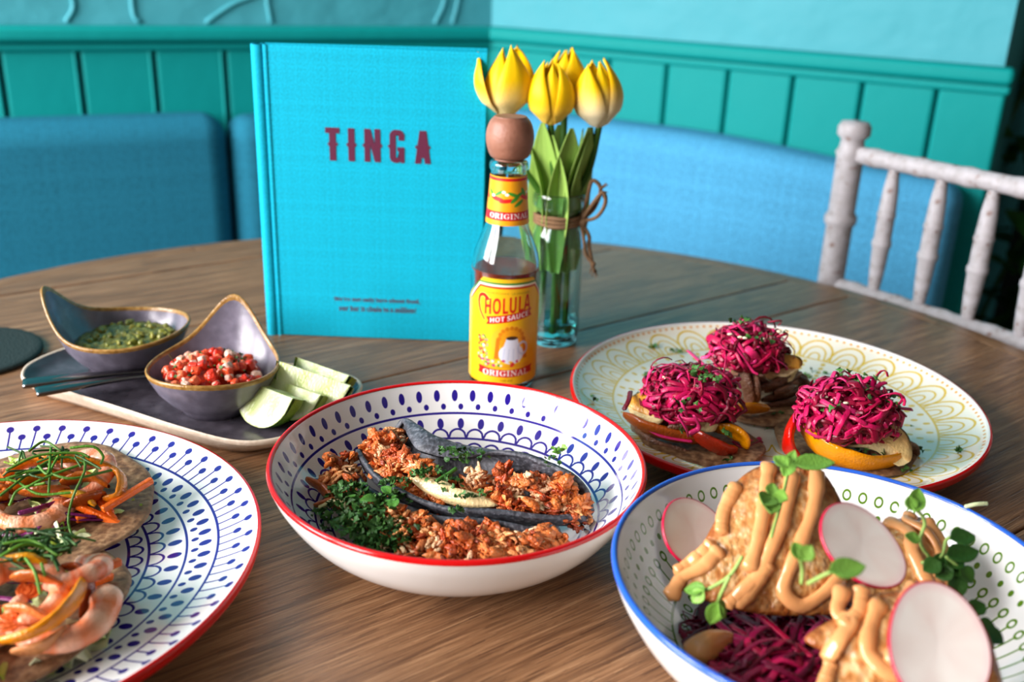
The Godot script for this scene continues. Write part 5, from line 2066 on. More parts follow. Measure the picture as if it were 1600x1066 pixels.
# ------------------------------------------------ the prawn tostadas on the left plate
func make_tostadas() -> void:
	var spots := [Vector3(-0.262, 0.0075, -0.462), Vector3(-0.247, 0.0075, -0.373)]
	var carrot := lin(0.93, 0.42, 0.12)
	var green := lin(0.60, 0.70, 0.22)
	for k in 2:
		var q: Vector3 = spots[k]
		var t := food("prawn_tostada", ["prawn tostada at the back of the left plate, crossed by long chive threads", "prawn tostada at the front of the left plate, with a curved orange pepper strip"][k], "tostada", q, "prawn tostadas on the left plate")
		var mb := MB.new()
		disc(mb, q + Vector3(0, 0.0070, 0), 0.072, 0.0028, 0.0022, Vector3(0.03, 0, 0.05), k * 2.3)
		put("tortilla", mb, M.corn_tortilla, t)
		# the bed of shredded lettuce and red cabbage
		mb = MB.new()
		for i in 46:
			var a := rng.randf() * TAU
			var f := sqrt(rng.randf()) * 0.050
			lettuce(mb, q + Vector3(cos(a) * f - 0.008, 0.0105 + 0.009 * (1 - f / 0.05) + rng.randf_range(0, 0.003), sin(a) * f), rng.randf_range(0.009, 0.018), green if i % 3 else lin(0.80, 0.84, 0.55))
		for p in ([Vector3(-0.2067, 0.0160, -0.4641), Vector3(-0.2195, 0.0160, -0.4293), Vector3(-0.2135, 0.0150, -0.4341), Vector3(-0.2270, 0.0200, -0.4255)] if k == 0 else [Vector3(-0.1851, 0.0150, -0.3685), Vector3(-0.1849, 0.0160, -0.3755), Vector3(-0.1880, 0.0150, -0.3550), Vector3(-0.1937, 0.0140, -0.3517), Vector3(-0.2065, 0.0140, -0.3378), Vector3(-0.2021, 0.0140, -0.3429), Vector3(-0.1844, 0.0140, -0.3630)]):
			lettuce(mb, p, 0.019, green if rng.randf() < 0.6 else lin(0.88, 0.90, 0.72))
		stuff(put("shredded_lettuce", mb, M.wet, t))
		mb = MB.new()
		strands(mb, q + Vector3(-0.004, 0.010, 0.006), Vector3(0.046, 0.014, 0.044), 34, [lin(0.36, 0.08, 0.28), lin(0.46, 0.14, 0.36), lin(0.28, 0.05, 0.20)], 0.0010)
		if k == 0:
			for c in [[Vector3(-0.2383, 0.0260, -0.4454), Vector3(-0.2255, 0.0250, -0.4460), Vector3(-0.2136, 0.0220, -0.4486)], [Vector3(-0.2352, 0.0240, -0.4438), Vector3(-0.2223, 0.0220, -0.4455), Vector3(-0.2108, 0.0200, -0.4495)], [Vector3(-0.2302, 0.0240, -0.4398), Vector3(-0.2276, 0.0200, -0.4343), Vector3(-0.2235, 0.0160, -0.4273)], [Vector3(-0.2270, 0.0180, -0.4286), Vector3(-0.2217, 0.0150, -0.4266), Vector3(-0.2205, 0.0160, -0.4333)]]:
				mb.col = lin(0.36, 0.08, 0.28)
				tube(mb, smooth(c, 10), 0.0012, 6, 0.6)
		stuff(put("red_cabbage", mb, M.wet, t))
		# carrot sticks
		for c in ([[Vector3(-0.2100, 0.0260, -0.4492), Vector3(-0.1919, 0.0310, -0.4734)], [Vector3(-0.2248, 0.0260, -0.4527), Vector3(-0.1991, 0.0160, -0.4493)], [Vector3(-0.2229, 0.0220, -0.4455), Vector3(-0.2078, 0.0200, -0.4574)], [Vector3(-0.2292, 0.0180, -0.4373), Vector3(-0.2256, 0.0150, -0.4333)], [Vector3(-0.2214, 0.0320, -0.4625), Vector3(-0.2050, 0.0180, -0.4513)]] if k == 0 else [[Vector3(-0.1918, 0.0320, -0.3814), Vector3(-0.1800, 0.0310, -0.3969)], [Vector3(-0.1935, 0.0280, -0.3786), Vector3(-0.1856, 0.0220, -0.3977)], [Vector3(-0.1986, 0.0140, -0.3472), Vector3(-0.1942, 0.0160, -0.3491)], [Vector3(-0.1961, 0.0340, -0.3797), Vector3(-0.1850, 0.0170, -0.3871)]]):
			mb = MB.new()
			stick(mb, c[0], c[1], 0.0038, vary(carrot, 0.12))
			put("carrot_stick", mb, M.wet, t)
		# prawns
		var tone := lin(0.90, 0.36, 0.14)
		var where := [[Vector3(-0.2497, 0.0240, -0.4479), Vector3(0.15, 0.5, -0.15), 1.35, 0.2], [Vector3(-0.2286, 0.0300, -0.4711), Vector3(-0.25, 2.2, 0.10), 1.25, 0.5], [Vector3(-0.2627, 0.0300, -0.4630), Vector3(0.2, 4.0, 0.1), 1.2, 0.4]] if k == 0 else [[Vector3(-0.1949, 0.0300, -0.3593), Vector3(0.35, 0.3, -0.1), 1.6, 0.35], [Vector3(-0.2094, 0.0360, -0.3594), Vector3(0.1, 2.6, 0.25), 1.45, 0.45], [Vector3(-0.2031, 0.0240, -0.3367), Vector3(0.2, 4.4, 0.1), 1.5, 0.15], [Vector3(-0.1965, 0.0320, -0.3801), Vector3(-0.2, 1.5, -0.3), 1.1, 0.8]]
		for w in where:
			prawn(t, Transform3D(Basis.from_euler(w[1]) * Basis.from_scale(Vector3.ONE * w[2]), w[0]), lin(0.90, 0.50, 0.26).lerp(tone, w[3]))
		# slices of roasted orange pepper and mango
		var strips := [[[Vector3(-0.2666, 0.0360, -0.4624), Vector3(-0.2553, 0.0400, -0.4722), Vector3(-0.2353, 0.0420, -0.4743), Vector3(-0.2169, 0.0380, -0.4745), Vector3(-0.2085, 0.0300, -0.4775)], 0.010, lin(0.86, 0.48, 0.07)], [[Vector3(-0.2227, 0.0380, -0.4762), Vector3(-0.2086, 0.0340, -0.4724), Vector3(-0.2054, 0.0280, -0.4605), Vector3(-0.2127, 0.0280, -0.4567)], 0.011, lin(0.88, 0.52, 0.10)], [[Vector3(-0.2574, 0.0340, -0.4531), Vector3(-0.2477, 0.0370, -0.4620), Vector3(-0.2338, 0.0370, -0.4651)], 0.012, lin(0.90, 0.58, 0.10)], [[Vector3(-0.2342, 0.0330, -0.4532), Vector3(-0.2215, 0.0310, -0.4542), Vector3(-0.2150, 0.0260, -0.4534)], 0.009, lin(0.87, 0.62, 0.14)], [[Vector3(-0.2504, 0.0340, -0.4672), Vector3(-0.2390, 0.0380, -0.4657), Vector3(-0.2263, 0.0370, -0.4636)], 0.015, lin(0.66, 0.32, 0.10)], [[Vector3(-0.2359, 0.0340, -0.4614), Vector3(-0.2238, 0.0360, -0.4656), Vector3(-0.2115, 0.0320, -0.4633)], 0.014, lin(0.78, 0.40, 0.10)], [[Vector3(-0.2545, 0.0320, -0.4534), Vector3(-0.2403, 0.0340, -0.4523), Vector3(-0.2291, 0.0330, -0.4569)], 0.014, lin(0.72, 0.36, 0.12)], [[Vector3(-0.2297, 0.0280, -0.4490), Vector3(-0.2193, 0.0300, -0.4528), Vector3(-0.2124, 0.0280, -0.4600)], 0.013, lin(0.62, 0.28, 0.09)]] if k == 0 else [[[Vector3(-0.2074, 0.0340, -0.3324), Vector3(-0.1938, 0.0380, -0.3325), Vector3(-0.1847, 0.0410, -0.3395), Vector3(-0.1828, 0.0400, -0.3554), Vector3(-0.1876, 0.0360, -0.3774)], 0.010, lin(0.93, 0.56, 0.03)], [[Vector3(-0.2233, 0.0440, -0.3733), Vector3(-0.2125, 0.0460, -0.3750), Vector3(-0.2034, 0.0430, -0.3760)], 0.010, lin(0.92, 0.62, 0.06)], [[Vector3(-0.1990, 0.0400, -0.3783), Vector3(-0.1909, 0.0370, -0.3807), Vector3(-0.1855, 0.0300, -0.3739), Vector3(-0.1880, 0.0200, -0.3686)], 0.012, lin(0.62, 0.26, 0.05)], [[Vector3(-0.2154, 0.0400, -0.3674), Vector3(-0.2040, 0.0420, -0.3677), Vector3(-0.1930, 0.0380, -0.3669)], 0.016, lin(0.78, 0.42, 0.18)], [[Vector3(-0.2116, 0.0360, -0.3525), Vector3(-0.2000, 0.0360, -0.3509), Vector3(-0.1884, 0.0320, -0.3482)], 0.016, lin(0.82, 0.48, 0.24)], [[Vector3(-0.2026, 0.0260, -0.3362), Vector3(-0.1900, 0.0280, -0.3385), Vector3(-0.1840, 0.0280, -0.3494)], 0.015, lin(0.84, 0.56, 0.34)]]
		for s in strips:
			mb = MB.new()
			strip(mb, s[0], s[1], 0.0045, Vector3(0.0, 0.75, 0.65), s[2], 0.12)
			put("pepper_strip", mb, M.wet, t)
		for i in 10:
			mb = MB.new()
			var a := rng.randf() * TAU
			var f := rng.randf() * 0.034
			var p := q + Vector3(cos(a) * f - 0.006, 0.022, sin(a) * f)
			strip(mb, [p, p + Vector3(rng.randf_range(-0.012, 0.012), 0.003, rng.randf_range(-0.012, 0.012)), p + Vector3(rng.randf_range(-0.02, 0.02), 0.0, rng.randf_range(-0.02, 0.02))], 0.008, 0.004, Vector3(0.2, 0.9, 0.3), lin(0.80, 0.40, 0.10), 0.25)
			put("pepper_strip", mb, M.wet, t)
		# chives and fine greens on top
		mb = MB.new()
		var chives := [[Vector3(-0.2549, 0.0400, -0.4364), Vector3(-0.2438, 0.0460, -0.4563), Vector3(-0.2338, 0.0480, -0.4646), Vector3(-0.2169, 0.0440, -0.4634)], [Vector3(-0.2562, 0.0440, -0.4468), Vector3(-0.2423, 0.0460, -0.4530), Vector3(-0.2244, 0.0440, -0.4492), Vector3(-0.2101, 0.0400, -0.4664)], [Vector3(-0.2254, 0.0470, -0.4686), Vector3(-0.2189, 0.0460, -0.4548), Vector3(-0.2206, 0.0380, -0.4423), Vector3(-0.2238, 0.0260, -0.4401), Vector3(-0.2191, 0.0220, -0.4317), Vector3(-0.2173, 0.0180, -0.4339)], [Vector3(-0.2603, 0.0440, -0.4452), Vector3(-0.2512, 0.0430, -0.4463), Vector3(-0.2388, 0.0380, -0.4429), Vector3(-0.2235, 0.0380, -0.4453)], [Vector3(-0.2441, 0.0420, -0.4414), Vector3(-0.2355, 0.0450, -0.4486), Vector3(-0.2226, 0.0460, -0.4614)], [Vector3(-0.2352, 0.0500, -0.4622), Vector3(-0.2359, 0.0460, -0.4535), Vector3(-0.2343, 0.0380, -0.4445)], [Vector3(-0.2546, 0.0480, -0.4695), Vector3(-0.2493, 0.0500, -0.4771), Vector3(-0.2382, 0.0480, -0.4708)], [Vector3(-0.2329, 0.0500, -0.4710), Vector3(-0.2219, 0.0500, -0.4734), Vector3(-0.2169, 0.0450, -0.4730), Vector3(-0.2168, 0.0420, -0.4692)], [Vector3(-0.2515, 0.0340, -0.4374), Vector3(-0.2485, 0.0400, -0.4433), Vector3(-0.2351, 0.0440, -0.4438)], [Vector3(-0.2435, 0.0470, -0.4559), Vector3(-0.2360, 0.0460, -0.4501), Vector3(-0.2428, 0.0500, -0.4702)], [Vector3(-0.2583, 0.0460, -0.4518), Vector3(-0.2456, 0.0500, -0.4614), Vector3(-0.2281, 0.0490, -0.4675), Vector3(-0.2213, 0.0470, -0.4667)]] if k == 0 else [[Vector3(-0.2092, 0.0500, -0.3692), Vector3(-0.2017, 0.0480, -0.3615), Vector3(-0.1974, 0.0420, -0.3550)], [Vector3(-0.2015, 0.0490, -0.3673), Vector3(-0.1982, 0.0460, -0.3622)], [Vector3(-0.2240, 0.0500, -0.3793), Vector3(-0.2126, 0.0500, -0.3827), Vector3(-0.1995, 0.0460, -0.3778)], [Vector3(-0.2205, 0.0500, -0.3695), Vector3(-0.2126, 0.0520, -0.3770), Vector3(-0.2040, 0.0460, -0.3816)]]
		for c in chives:
			mb.col = vary(lin(0.30, 0.48, 0.12), 0.3)
			tube(mb, smooth(c, 14), 0.00072, 6)
		var fine := Vector3(-0.2440, 0.0440, -0.4635) if k == 0 else Vector3(-0.2178, 0.0460, -0.3833)
		var reach := 16 if k == 0 else 70
		for i in reach:
			mb.col = vary(lin(0.20, 0.34, 0.12), 0.5)
			var p: Vector3 = fine + Vector3(rng.randf_range(-0.022, 0.022), rng.randf_range(-0.004, 0.002), rng.randf_range(-0.010, 0.012))
			tube(mb, smooth([p, p + Vector3(rng.randf_range(-0.008, 0.008), rng.randf_range(0.0, 0.004), rng.randf_range(-0.008, 0.008)), p + Vector3(rng.randf_range(-0.012, 0.012), rng.randf_range(-0.002, 0.003), rng.randf_range(-0.012, 0.012))], 6), 0.0006, 5)
			if i % 2:
				flake(mb, p, 0.004)
		stuff(put("chives", mb, M.herb, t))
		mb = MB.new()
		for i in 26:
			var a := rng.randf() * TAU
			var f := rng.randf() * 0.04
			mb.col = lin(0.16, 0.08, 0.05)
			blob(mb, at(q.x + cos(a) * f, 0.034 - f * 0.25, q.z + sin(a) * f, Vector3.ZERO, Vector3(0.001, 0.0007, 0.001)), 0.2, i, 5, 4)
		stuff(put("pepper_flecks", mb, M.meat, t))


# ------------------------------------------------ the dark folded tacos in the middle bowl
func chicken_kinds() -> Array:
	# torn shreds: short bundled fibres with crumbs of seasoning
	var r := []
	for k in 12:
		var mb := MB.new()
		var tone: Color = [lin(0.88, 0.50, 0.25), lin(0.92, 0.62, 0.38), lin(0.80, 0.38, 0.16), lin(0.94, 0.75, 0.57), lin(0.85, 0.45, 0.20), lin(0.70, 0.28, 0.11)][k % 6]
		var yaw := rng.randf() * TAU
		var lumpy := k % 2 == 0
		for i in 4 if lumpy else 9:
			mb.col = vary(tone, 0.25)
			var p := Vector3(rng.randf_range(-1, 1) * 0.0034, rng.randf_range(-1, 1) * 0.0018, rng.randf_range(-1, 1) * 0.0028)
			var d := Vector3(cos(yaw + rng.randf_range(-0.6, 0.6)), rng.randf_range(-0.4, 0.4), sin(yaw + rng.randf_range(-0.6, 0.6))).normalized()
			var l := rng.randf_range(0.0018, 0.0046)
			var side := d.cross(Vector3.UP).normalized()
			tube(mb, [p - d * l, p - d * l * 0.4 + side * rng.randf_range(-0.0006, 0.0006), p + d * l * 0.4 + Vector3.UP * rng.randf_range(-0.0004, 0.0006), p + d * l], [0.0004, rng.randf_range(0.0006, 0.0013), rng.randf_range(0.0006, 0.0012), 0.0004], 6, rng.randf_range(0.5, 0.9), Vector3.UP)
		for i in 6:
			mb.col = vary(tone, 0.30)
			var p := Vector3(rng.randf_range(-1, 1) * 0.0040, rng.randf_range(-0.5, 1) * 0.0022, rng.randf_range(-1, 1) * 0.0036)
			blob(mb, at(p.x, p.y, p.z, Vector3(rng.randf() * 3, rng.randf() * 3, 0), Vector3(0.0030, 0.0013, 0.0017) * rng.randf_range(0.6, 1.35 if lumpy else 0.7)), 0.45, k * 7.0 + i, 8, 6, 2.2)
		r.append(mb.mesh())
	return r


func heap(t: Node3D, kinds: Array, n: int, fn: Callable, size := 1.0) -> void:
	# pieces of chicken at the places that fn gives
	for k in n:
		var p: Vector3 = fn.call()
		obj("chicken_piece", kinds[rng.randi_range(0, kinds.size() - 1)], M.meat, t, Transform3D(Basis.from_euler(Vector3(rng.randf_range(-0.7, 0.7), rng.randf() * TAU, rng.randf_range(-0.7, 0.7))).scaled(Vector3.ONE * rng.randf_range(0.85, 1.55) * size), p + Vector3(0, T, 0) - t.position))


func shell(mb: MB, a: Array, ca: Array, low: Array, cb: Array, b: Array, th: float) -> void:
	# a folded tortilla: edge a, down to the fold, up to edge b; ca and cb bend the flaps
	sheet(mb, func(u: float, v: float) -> Vector3:
		var w := 1.0 - v
		var q := spl(a, u) * (w * w * w * w) + spl(ca, u) * (4 * w * w * w * v) + spl(low, u) * (6 * w * w * v * v) + spl(cb, u) * (4 * w * v * v * v) + spl(b, u) * (v * v * v * v)
		return q + Vector3.UP * (0.0008 * sin(u * 23.0 + v * 5.0) + 0.0012 * noise.get_noise_2d(u * 260, v * 200)), 56, 30, th)


func make_tacos() -> void:
	var c := Vector3(BOWL.x, 0, BOWL.y)
	var kinds := chicken_kinds()
	var v := func(x: float, y: float, z: float) -> Vector3:
		return c + Vector3(x, y, z)
	var t := food("folded_taco", "dark blue corn taco at the back of the bowl, filled with chicken and melted cheese", "taco", c + Vector3(0, 0.011, -0.01))
	var ea := [Vector3(-0.0682, 0.0350, -0.5274), Vector3(-0.0632, 0.0430, -0.5303), Vector3(-0.0576, 0.0430, -0.5141), Vector3(-0.0498, 0.0410, -0.4980), Vector3(-0.0368, 0.0410, -0.4930), Vector3(-0.0207, 0.0430, -0.4919), Vector3(-0.0012, 0.0470, -0.4874), Vector3(0.0162, 0.0480, -0.4824), Vector3(0.0318, 0.0450, -0.4754), Vector3(0.0423, 0.0370, -0.4689), Vector3(0.0461, 0.0290, -0.4621)]
	var bend := [[-0.002, -0.008, -0.010], [0.010, 0.004, -0.010], [0.013, 0.018, -0.023], [0.012, 0.023, -0.031], [0.009, 0.021, -0.033], [0.005, 0.011, -0.027], [0.0, -0.006, -0.015], [0.0, -0.018, -0.008], [0.0, -0.019, -0.004], [0.0, -0.012, 0.0], [0.0, -0.003, 0.0]]
	var ka := []
	for i in ea.size():
		ka.append(ea[i] + Vector3(bend[i][0], bend[i][1], bend[i][2]))
	var lo := [v.call(-0.054, 0.020, -0.046), v.call(-0.040, 0.006, -0.034), v.call(-0.020, 0.002, -0.020), v.call(0.0, 0.002, -0.010), v.call(0.02, 0.002, -0.002), v.call(0.04, 0.004, 0.006), v.call(0.055, 0.010, 0.011), v.call(0.064, 0.018, 0.015), v.call(0.068, 0.024, 0.018)]
	var kb := [v.call(-0.056, 0.022, -0.040), v.call(-0.050, 0.016, -0.014), v.call(-0.032, 0.014, 0.006), v.call(-0.010, 0.014, 0.017), v.call(0.015, 0.016, 0.020), v.call(0.036, 0.018, 0.022), v.call(0.055, 0.021, 0.022), v.call(0.064, 0.023, 0.020), v.call(0.068, 0.025, 0.019)]
	var eb := [v.call(-0.0585, 0.0330, -0.0360), v.call(-0.0580, 0.0385, -0.0240), v.call(-0.0460, 0.0375, -0.0030), v.call(-0.0320, 0.0350, 0.0110), v.call(-0.0150, 0.0345, 0.0210), v.call(0.0100, 0.0345, 0.0275), v.call(0.0400, 0.0340, 0.0290), v.call(0.0590, 0.0315, 0.0240), v.call(0.0690, 0.0265, 0.0195)]
	var mb := MB.new()
	shell(mb, ea, ka, lo, kb, eb, 0.0025)
	put("tortilla", mb, M.blue_corn, t)
	heap(t, kinds, 170, func() -> Vector3:
		var u := rng.randf_range(0.06, 0.93)
		var w := rng.randf_range(0.14, 0.80)
		var a := spl(ea, u)
		var b := spl(eb, u)
		var q := a.lerp(b, w)
		q.y = lerpf(minf(a.y, 0.046), b.y, w) - 0.006 + 0.0065 * sin(PI * w) - rng.randf_range(0, 0.006) - 0.006 * smoothstep(0.75, 1.0, u)
		if u > 0.30 and u < 0.62 and w > 0.45:
			q.y -= 0.0055
		if w < 0.34 and u > 0.12 and u < 0.6:
			q.y -= 0.010
		return q)
	heap(t, kinds, 26, func() -> Vector3:
		return Vector3(-0.0673, 0.0340, -0.5171) + Vector3(rng.randf_range(-0.009, 0.006), rng.randf_range(-0.010, 0.0055), rng.randf_range(-0.006, 0.008)), 0.85)
	# melted cheese
	for p in [[Vector3(-0.0723, 0.0360, -0.5185), Vector3(-0.0657, 0.0360, -0.5017), Vector3(-0.0570, 0.0340, -0.4888), Vector3(-0.0692, 0.0340, -0.4953)], [Vector3(-0.0530, 0.0370, -0.4786), Vector3(-0.0352, 0.0380, -0.4739), Vector3(-0.0242, 0.0370, -0.4627), Vector3(-0.0105, 0.0360, -0.4608), Vector3(-0.0042, 0.0350, -0.4531), Vector3(-0.0186, 0.0340, -0.4538), Vector3(-0.0342, 0.0340, -0.4605), Vector3(-0.0470, 0.0340, -0.4704)], [Vector3(0.0030, 0.0350, -0.4635), Vector3(0.0166, 0.0340, -0.4615), Vector3(0.0200, 0.0330, -0.4550), Vector3(0.0082, 0.0330, -0.4561)]]:
		mb = MB.new()
		mb.col = lin(0.90, 0.80, 0.58)
		pillow(mb, p, Vector3(0, 0.0035, 0.002), Vector3(0, 0.005, 0), 36, 8, 0.0012)
		put("melted_cheese", mb, M.wet, t)
	mb = MB.new()
	for h in [[Vector3(-0.0586, 0.0380, -0.4673), 0.010, 16], [Vector3(-0.0416, 0.0410, -0.4751), 0.011, 20], [Vector3(-0.0313, 0.0410, -0.4661), 0.008, 10], [Vector3(-0.0122, 0.0390, -0.4575), 0.005, 5], [Vector3(-0.0221, 0.0390, -0.4548), 0.005, 5], [Vector3(-0.0246, 0.0360, -0.4437), 0.007, 6], [Vector3(0.0233, 0.0470, -0.4834), 0.006, 5], [Vector3(-0.0310, 0.0480, -0.4854), 0.010, 14], [Vector3(-0.0222, 0.0480, -0.4839), 0.012, 12]]:
		herbs(mb, h[0] - Vector3(0, 0.004, 0), Vector3(h[1], 0.005, h[1] * 0.7), h[2] * 2, 0.0050)
	mb.col = lin(0.22, 0.40, 0.12)
	tube(mb, smooth([Vector3(-0.0372, 0.0420, -0.4639), Vector3(-0.0314, 0.0440, -0.4683), Vector3(-0.0272, 0.0460, -0.4713)], 8), 0.0011, 6)
	stuff(put("chopped_coriander", mb, M.herb, t))
	# the taco in front, leaning open
	t = food("folded_taco", "dark blue corn taco at the front of the bowl, open and spilling chicken under coriander", "taco", c + Vector3(0, 0.011, 0.035))
	var fa := [v.call(-0.060, 0.029, -0.022), v.call(-0.0520, 0.0320, -0.0015), v.call(-0.0360, 0.0315, 0.0145), v.call(-0.0150, 0.0312, 0.0250), v.call(0.0100, 0.0315, 0.0310), v.call(0.0380, 0.0310, 0.0350), v.call(0.0515, 0.0300, 0.0330), v.call(0.0550, 0.0230, 0.0335)]
	var fka := [v.call(-0.060, 0.024, -0.016), v.call(-0.050, 0.018, 0.006), v.call(-0.034, 0.014, 0.022), v.call(-0.014, 0.012, 0.032), v.call(0.010, 0.012, 0.038), v.call(0.036, 0.014, 0.041), v.call(0.050, 0.018, 0.039), v.call(0.055, 0.021, 0.036)]
	var flo := [v.call(-0.059, 0.024, -0.008), v.call(-0.048, 0.014, 0.018), v.call(-0.032, 0.008, 0.034), v.call(-0.012, 0.006, 0.042), v.call(0.010, 0.006, 0.046), v.call(0.032, 0.009, 0.046), v.call(0.046, 0.014, 0.042), v.call(0.055, 0.020, 0.038)]
	var fkb := [v.call(-0.058, 0.022, -0.002), v.call(-0.050, 0.018, 0.026), v.call(-0.034, 0.016, 0.046), v.call(-0.012, 0.015, 0.055), v.call(0.010, 0.015, 0.058), v.call(0.030, 0.016, 0.056), v.call(0.046, 0.017, 0.048), v.call(0.055, 0.020, 0.040)]
	var fb := [v.call(-0.057, 0.022, 0.004), v.call(-0.050, 0.024, 0.034), v.call(-0.034, 0.025, 0.054), v.call(-0.012, 0.025, 0.064), v.call(0.010, 0.025, 0.067), v.call(0.030, 0.025, 0.064), v.call(0.046, 0.024, 0.054), v.call(0.055, 0.020, 0.041)]
	mb = MB.new()
	shell(mb, fa, fka, flo, fkb, fb, 0.0025)
	put("tortilla", mb, M.blue_corn, t)
	heap(t, kinds, 170, func() -> Vector3:
		var u := rng.randf_range(0.10, 0.92)
		var w := rng.randf_range(0.10, 0.95)
		var q := spl(fa, u).lerp(spl(fb, u), w)
		q.y = 0.0235 + 0.0095 * sin(PI * minf(w * 1.1 + 0.05, 1.0)) * sin(PI * clampf(u * 1.05, 0, 1)) - rng.randf_range(0, 0.006)
		return q)
	heap(t, kinds, 30, func() -> Vector3:
		var a := rng.randf()
		return v.call(-0.066 + rng.randf_range(-0.006, 0.008), 0.037 + rng.randf_range(-0.012, 0.004) - a * 0.006, -0.022 + a * 0.022 + rng.randf_range(-0.006, 0.006)), 0.9)
	# orange oily scraps at the left
	for s in [[Vector3(-0.1090, 0.0340, -0.4756), Vector3(-0.0990, 0.0300, -0.4715), Vector3(-0.0900, 0.0260, -0.4589)], [Vector3(-0.1016, 0.0280, -0.4580), Vector3(-0.0918, 0.0290, -0.4603), Vector3(-0.0821, 0.0280, -0.4529)]]:
		mb = MB.new()
		strip(mb, s, 0.010, 0.004, Vector3(0.3, 0.6, 0.5), lin(0.70, 0.32, 0.06), 0.25)
		put("pepper_strip", mb, M.wet, t)
	mb = MB.new()
	mb.col = lin(0.86, 0.80, 0.58)
	tube(mb, smooth([Vector3(-0.0980, 0.0280, -0.4570), Vector3(-0.0894, 0.0320, -0.4567), Vector3(-0.0815, 0.0300, -0.4497), Vector3(-0.0748, 0.0260, -0.4380)], 12), 0.0022, 7, 0.7)
	put("onion_sliver", mb, M.wet, t)
	var g := food("coriander_heap", "heap of chopped dark green coriander at the left of the middle bowl", "herbs", v.call(-0.045, 0.022, 0.020))
	mb = MB.new()
	for h in [[Vector3(-0.0789, 0.0330, -0.4545), 0.017, 90], [Vector3(-0.0835, 0.0360, -0.4622), 0.012, 60], [Vector3(-0.0686, 0.0320, -0.4410), 0.020, 140], [Vector3(-0.0590, 0.0300, -0.4298), 0.017, 110], [Vector3(-0.0802, 0.0260, -0.4407), 0.018, 50], [Vector3(-0.0602, 0.0340, -0.4574), 0.011, 26], [Vector3(-0.0601, 0.0260, -0.4261), 0.010, 26], [Vector3(-0.0478, 0.0320, -0.4303), 0.010, 16], [Vector3(-0.0911, 0.0260, -0.4556), 0.012, 20]]:
		herbs(mb, h[0] - Vector3(0, 0.007, 0), Vector3(h[1], 0.009, h[1] * 0.75), h[2], 0.0062)
	for k in 5:
		mb.col = lin(0.24, 0.42, 0.14)
		var p: Vector3 = Vector3(-0.0666, 0.0340, -0.4504) + Vector3(rng.randf_range(-0.016, 0.012), 0.002, rng.randf_range(-0.006, 0.012))
		tube(mb, [p, p + Vector3(rng.randf_range(-0.008, 0.008), 0.003, 0.004)], 0.0009, 5)
	stuff(put("chopped_leaves", mb, M.herb, g))
	for s in [[Vector3(-0.0670, 0.0380, -0.4488), 0.008], [Vector3(-0.0573, 0.0370, -0.4429), 0.008], [Vector3(-0.0604, 0.0390, -0.4540), 0.007]]:
		mb = MB.new()
		mb.col = lin(0.30, 0.50, 0.18)
		leaf(mb, Transform3D(Basis.from_euler(Vector3(0.5, rng.randf() * 3, 0.2)), s[0]), s[1], s[1] * 0.75, -0.003, 0.0005, 0.12)
		put("coriander_leaf", mb, M.herb, g)
	var bit := food("coriander_sprig", "small green coriander leaf lying on the inner wall behind the tacos", "herb", Vector3(0.0283, 0.0420, -0.5030))
	mb = MB.new()
	for k in 7:
		flake(mb, Vector3(0.0282, 0.0430, -0.5011) + Vector3(rng.randf_range(-0.004, 0.004), rng.randf_range(-0.001, 0.002), rng.randf_range(-0.002, 0.002)), 0.006, Color(0.42, 0.60, 0.22))
	put("leaflets", mb, M.herb, bit)


# ------------------------------------------------ the pink cabbage tacos on the right plate
func meat_bits(t: Node3D, paths: Array, wide := 0.010, thick := 0.0055) -> void:
	for p in paths:
		var mb := MB.new()
		strip(mb, p, wide * rng.randf_range(0.85, 1.15), thick, Vector3(0.1, 0.7, 0.6), vary(lin(0.50, 0.33, 0.24), 0.15), 0.5)
		put("meat_strip", mb, M.meat, t)


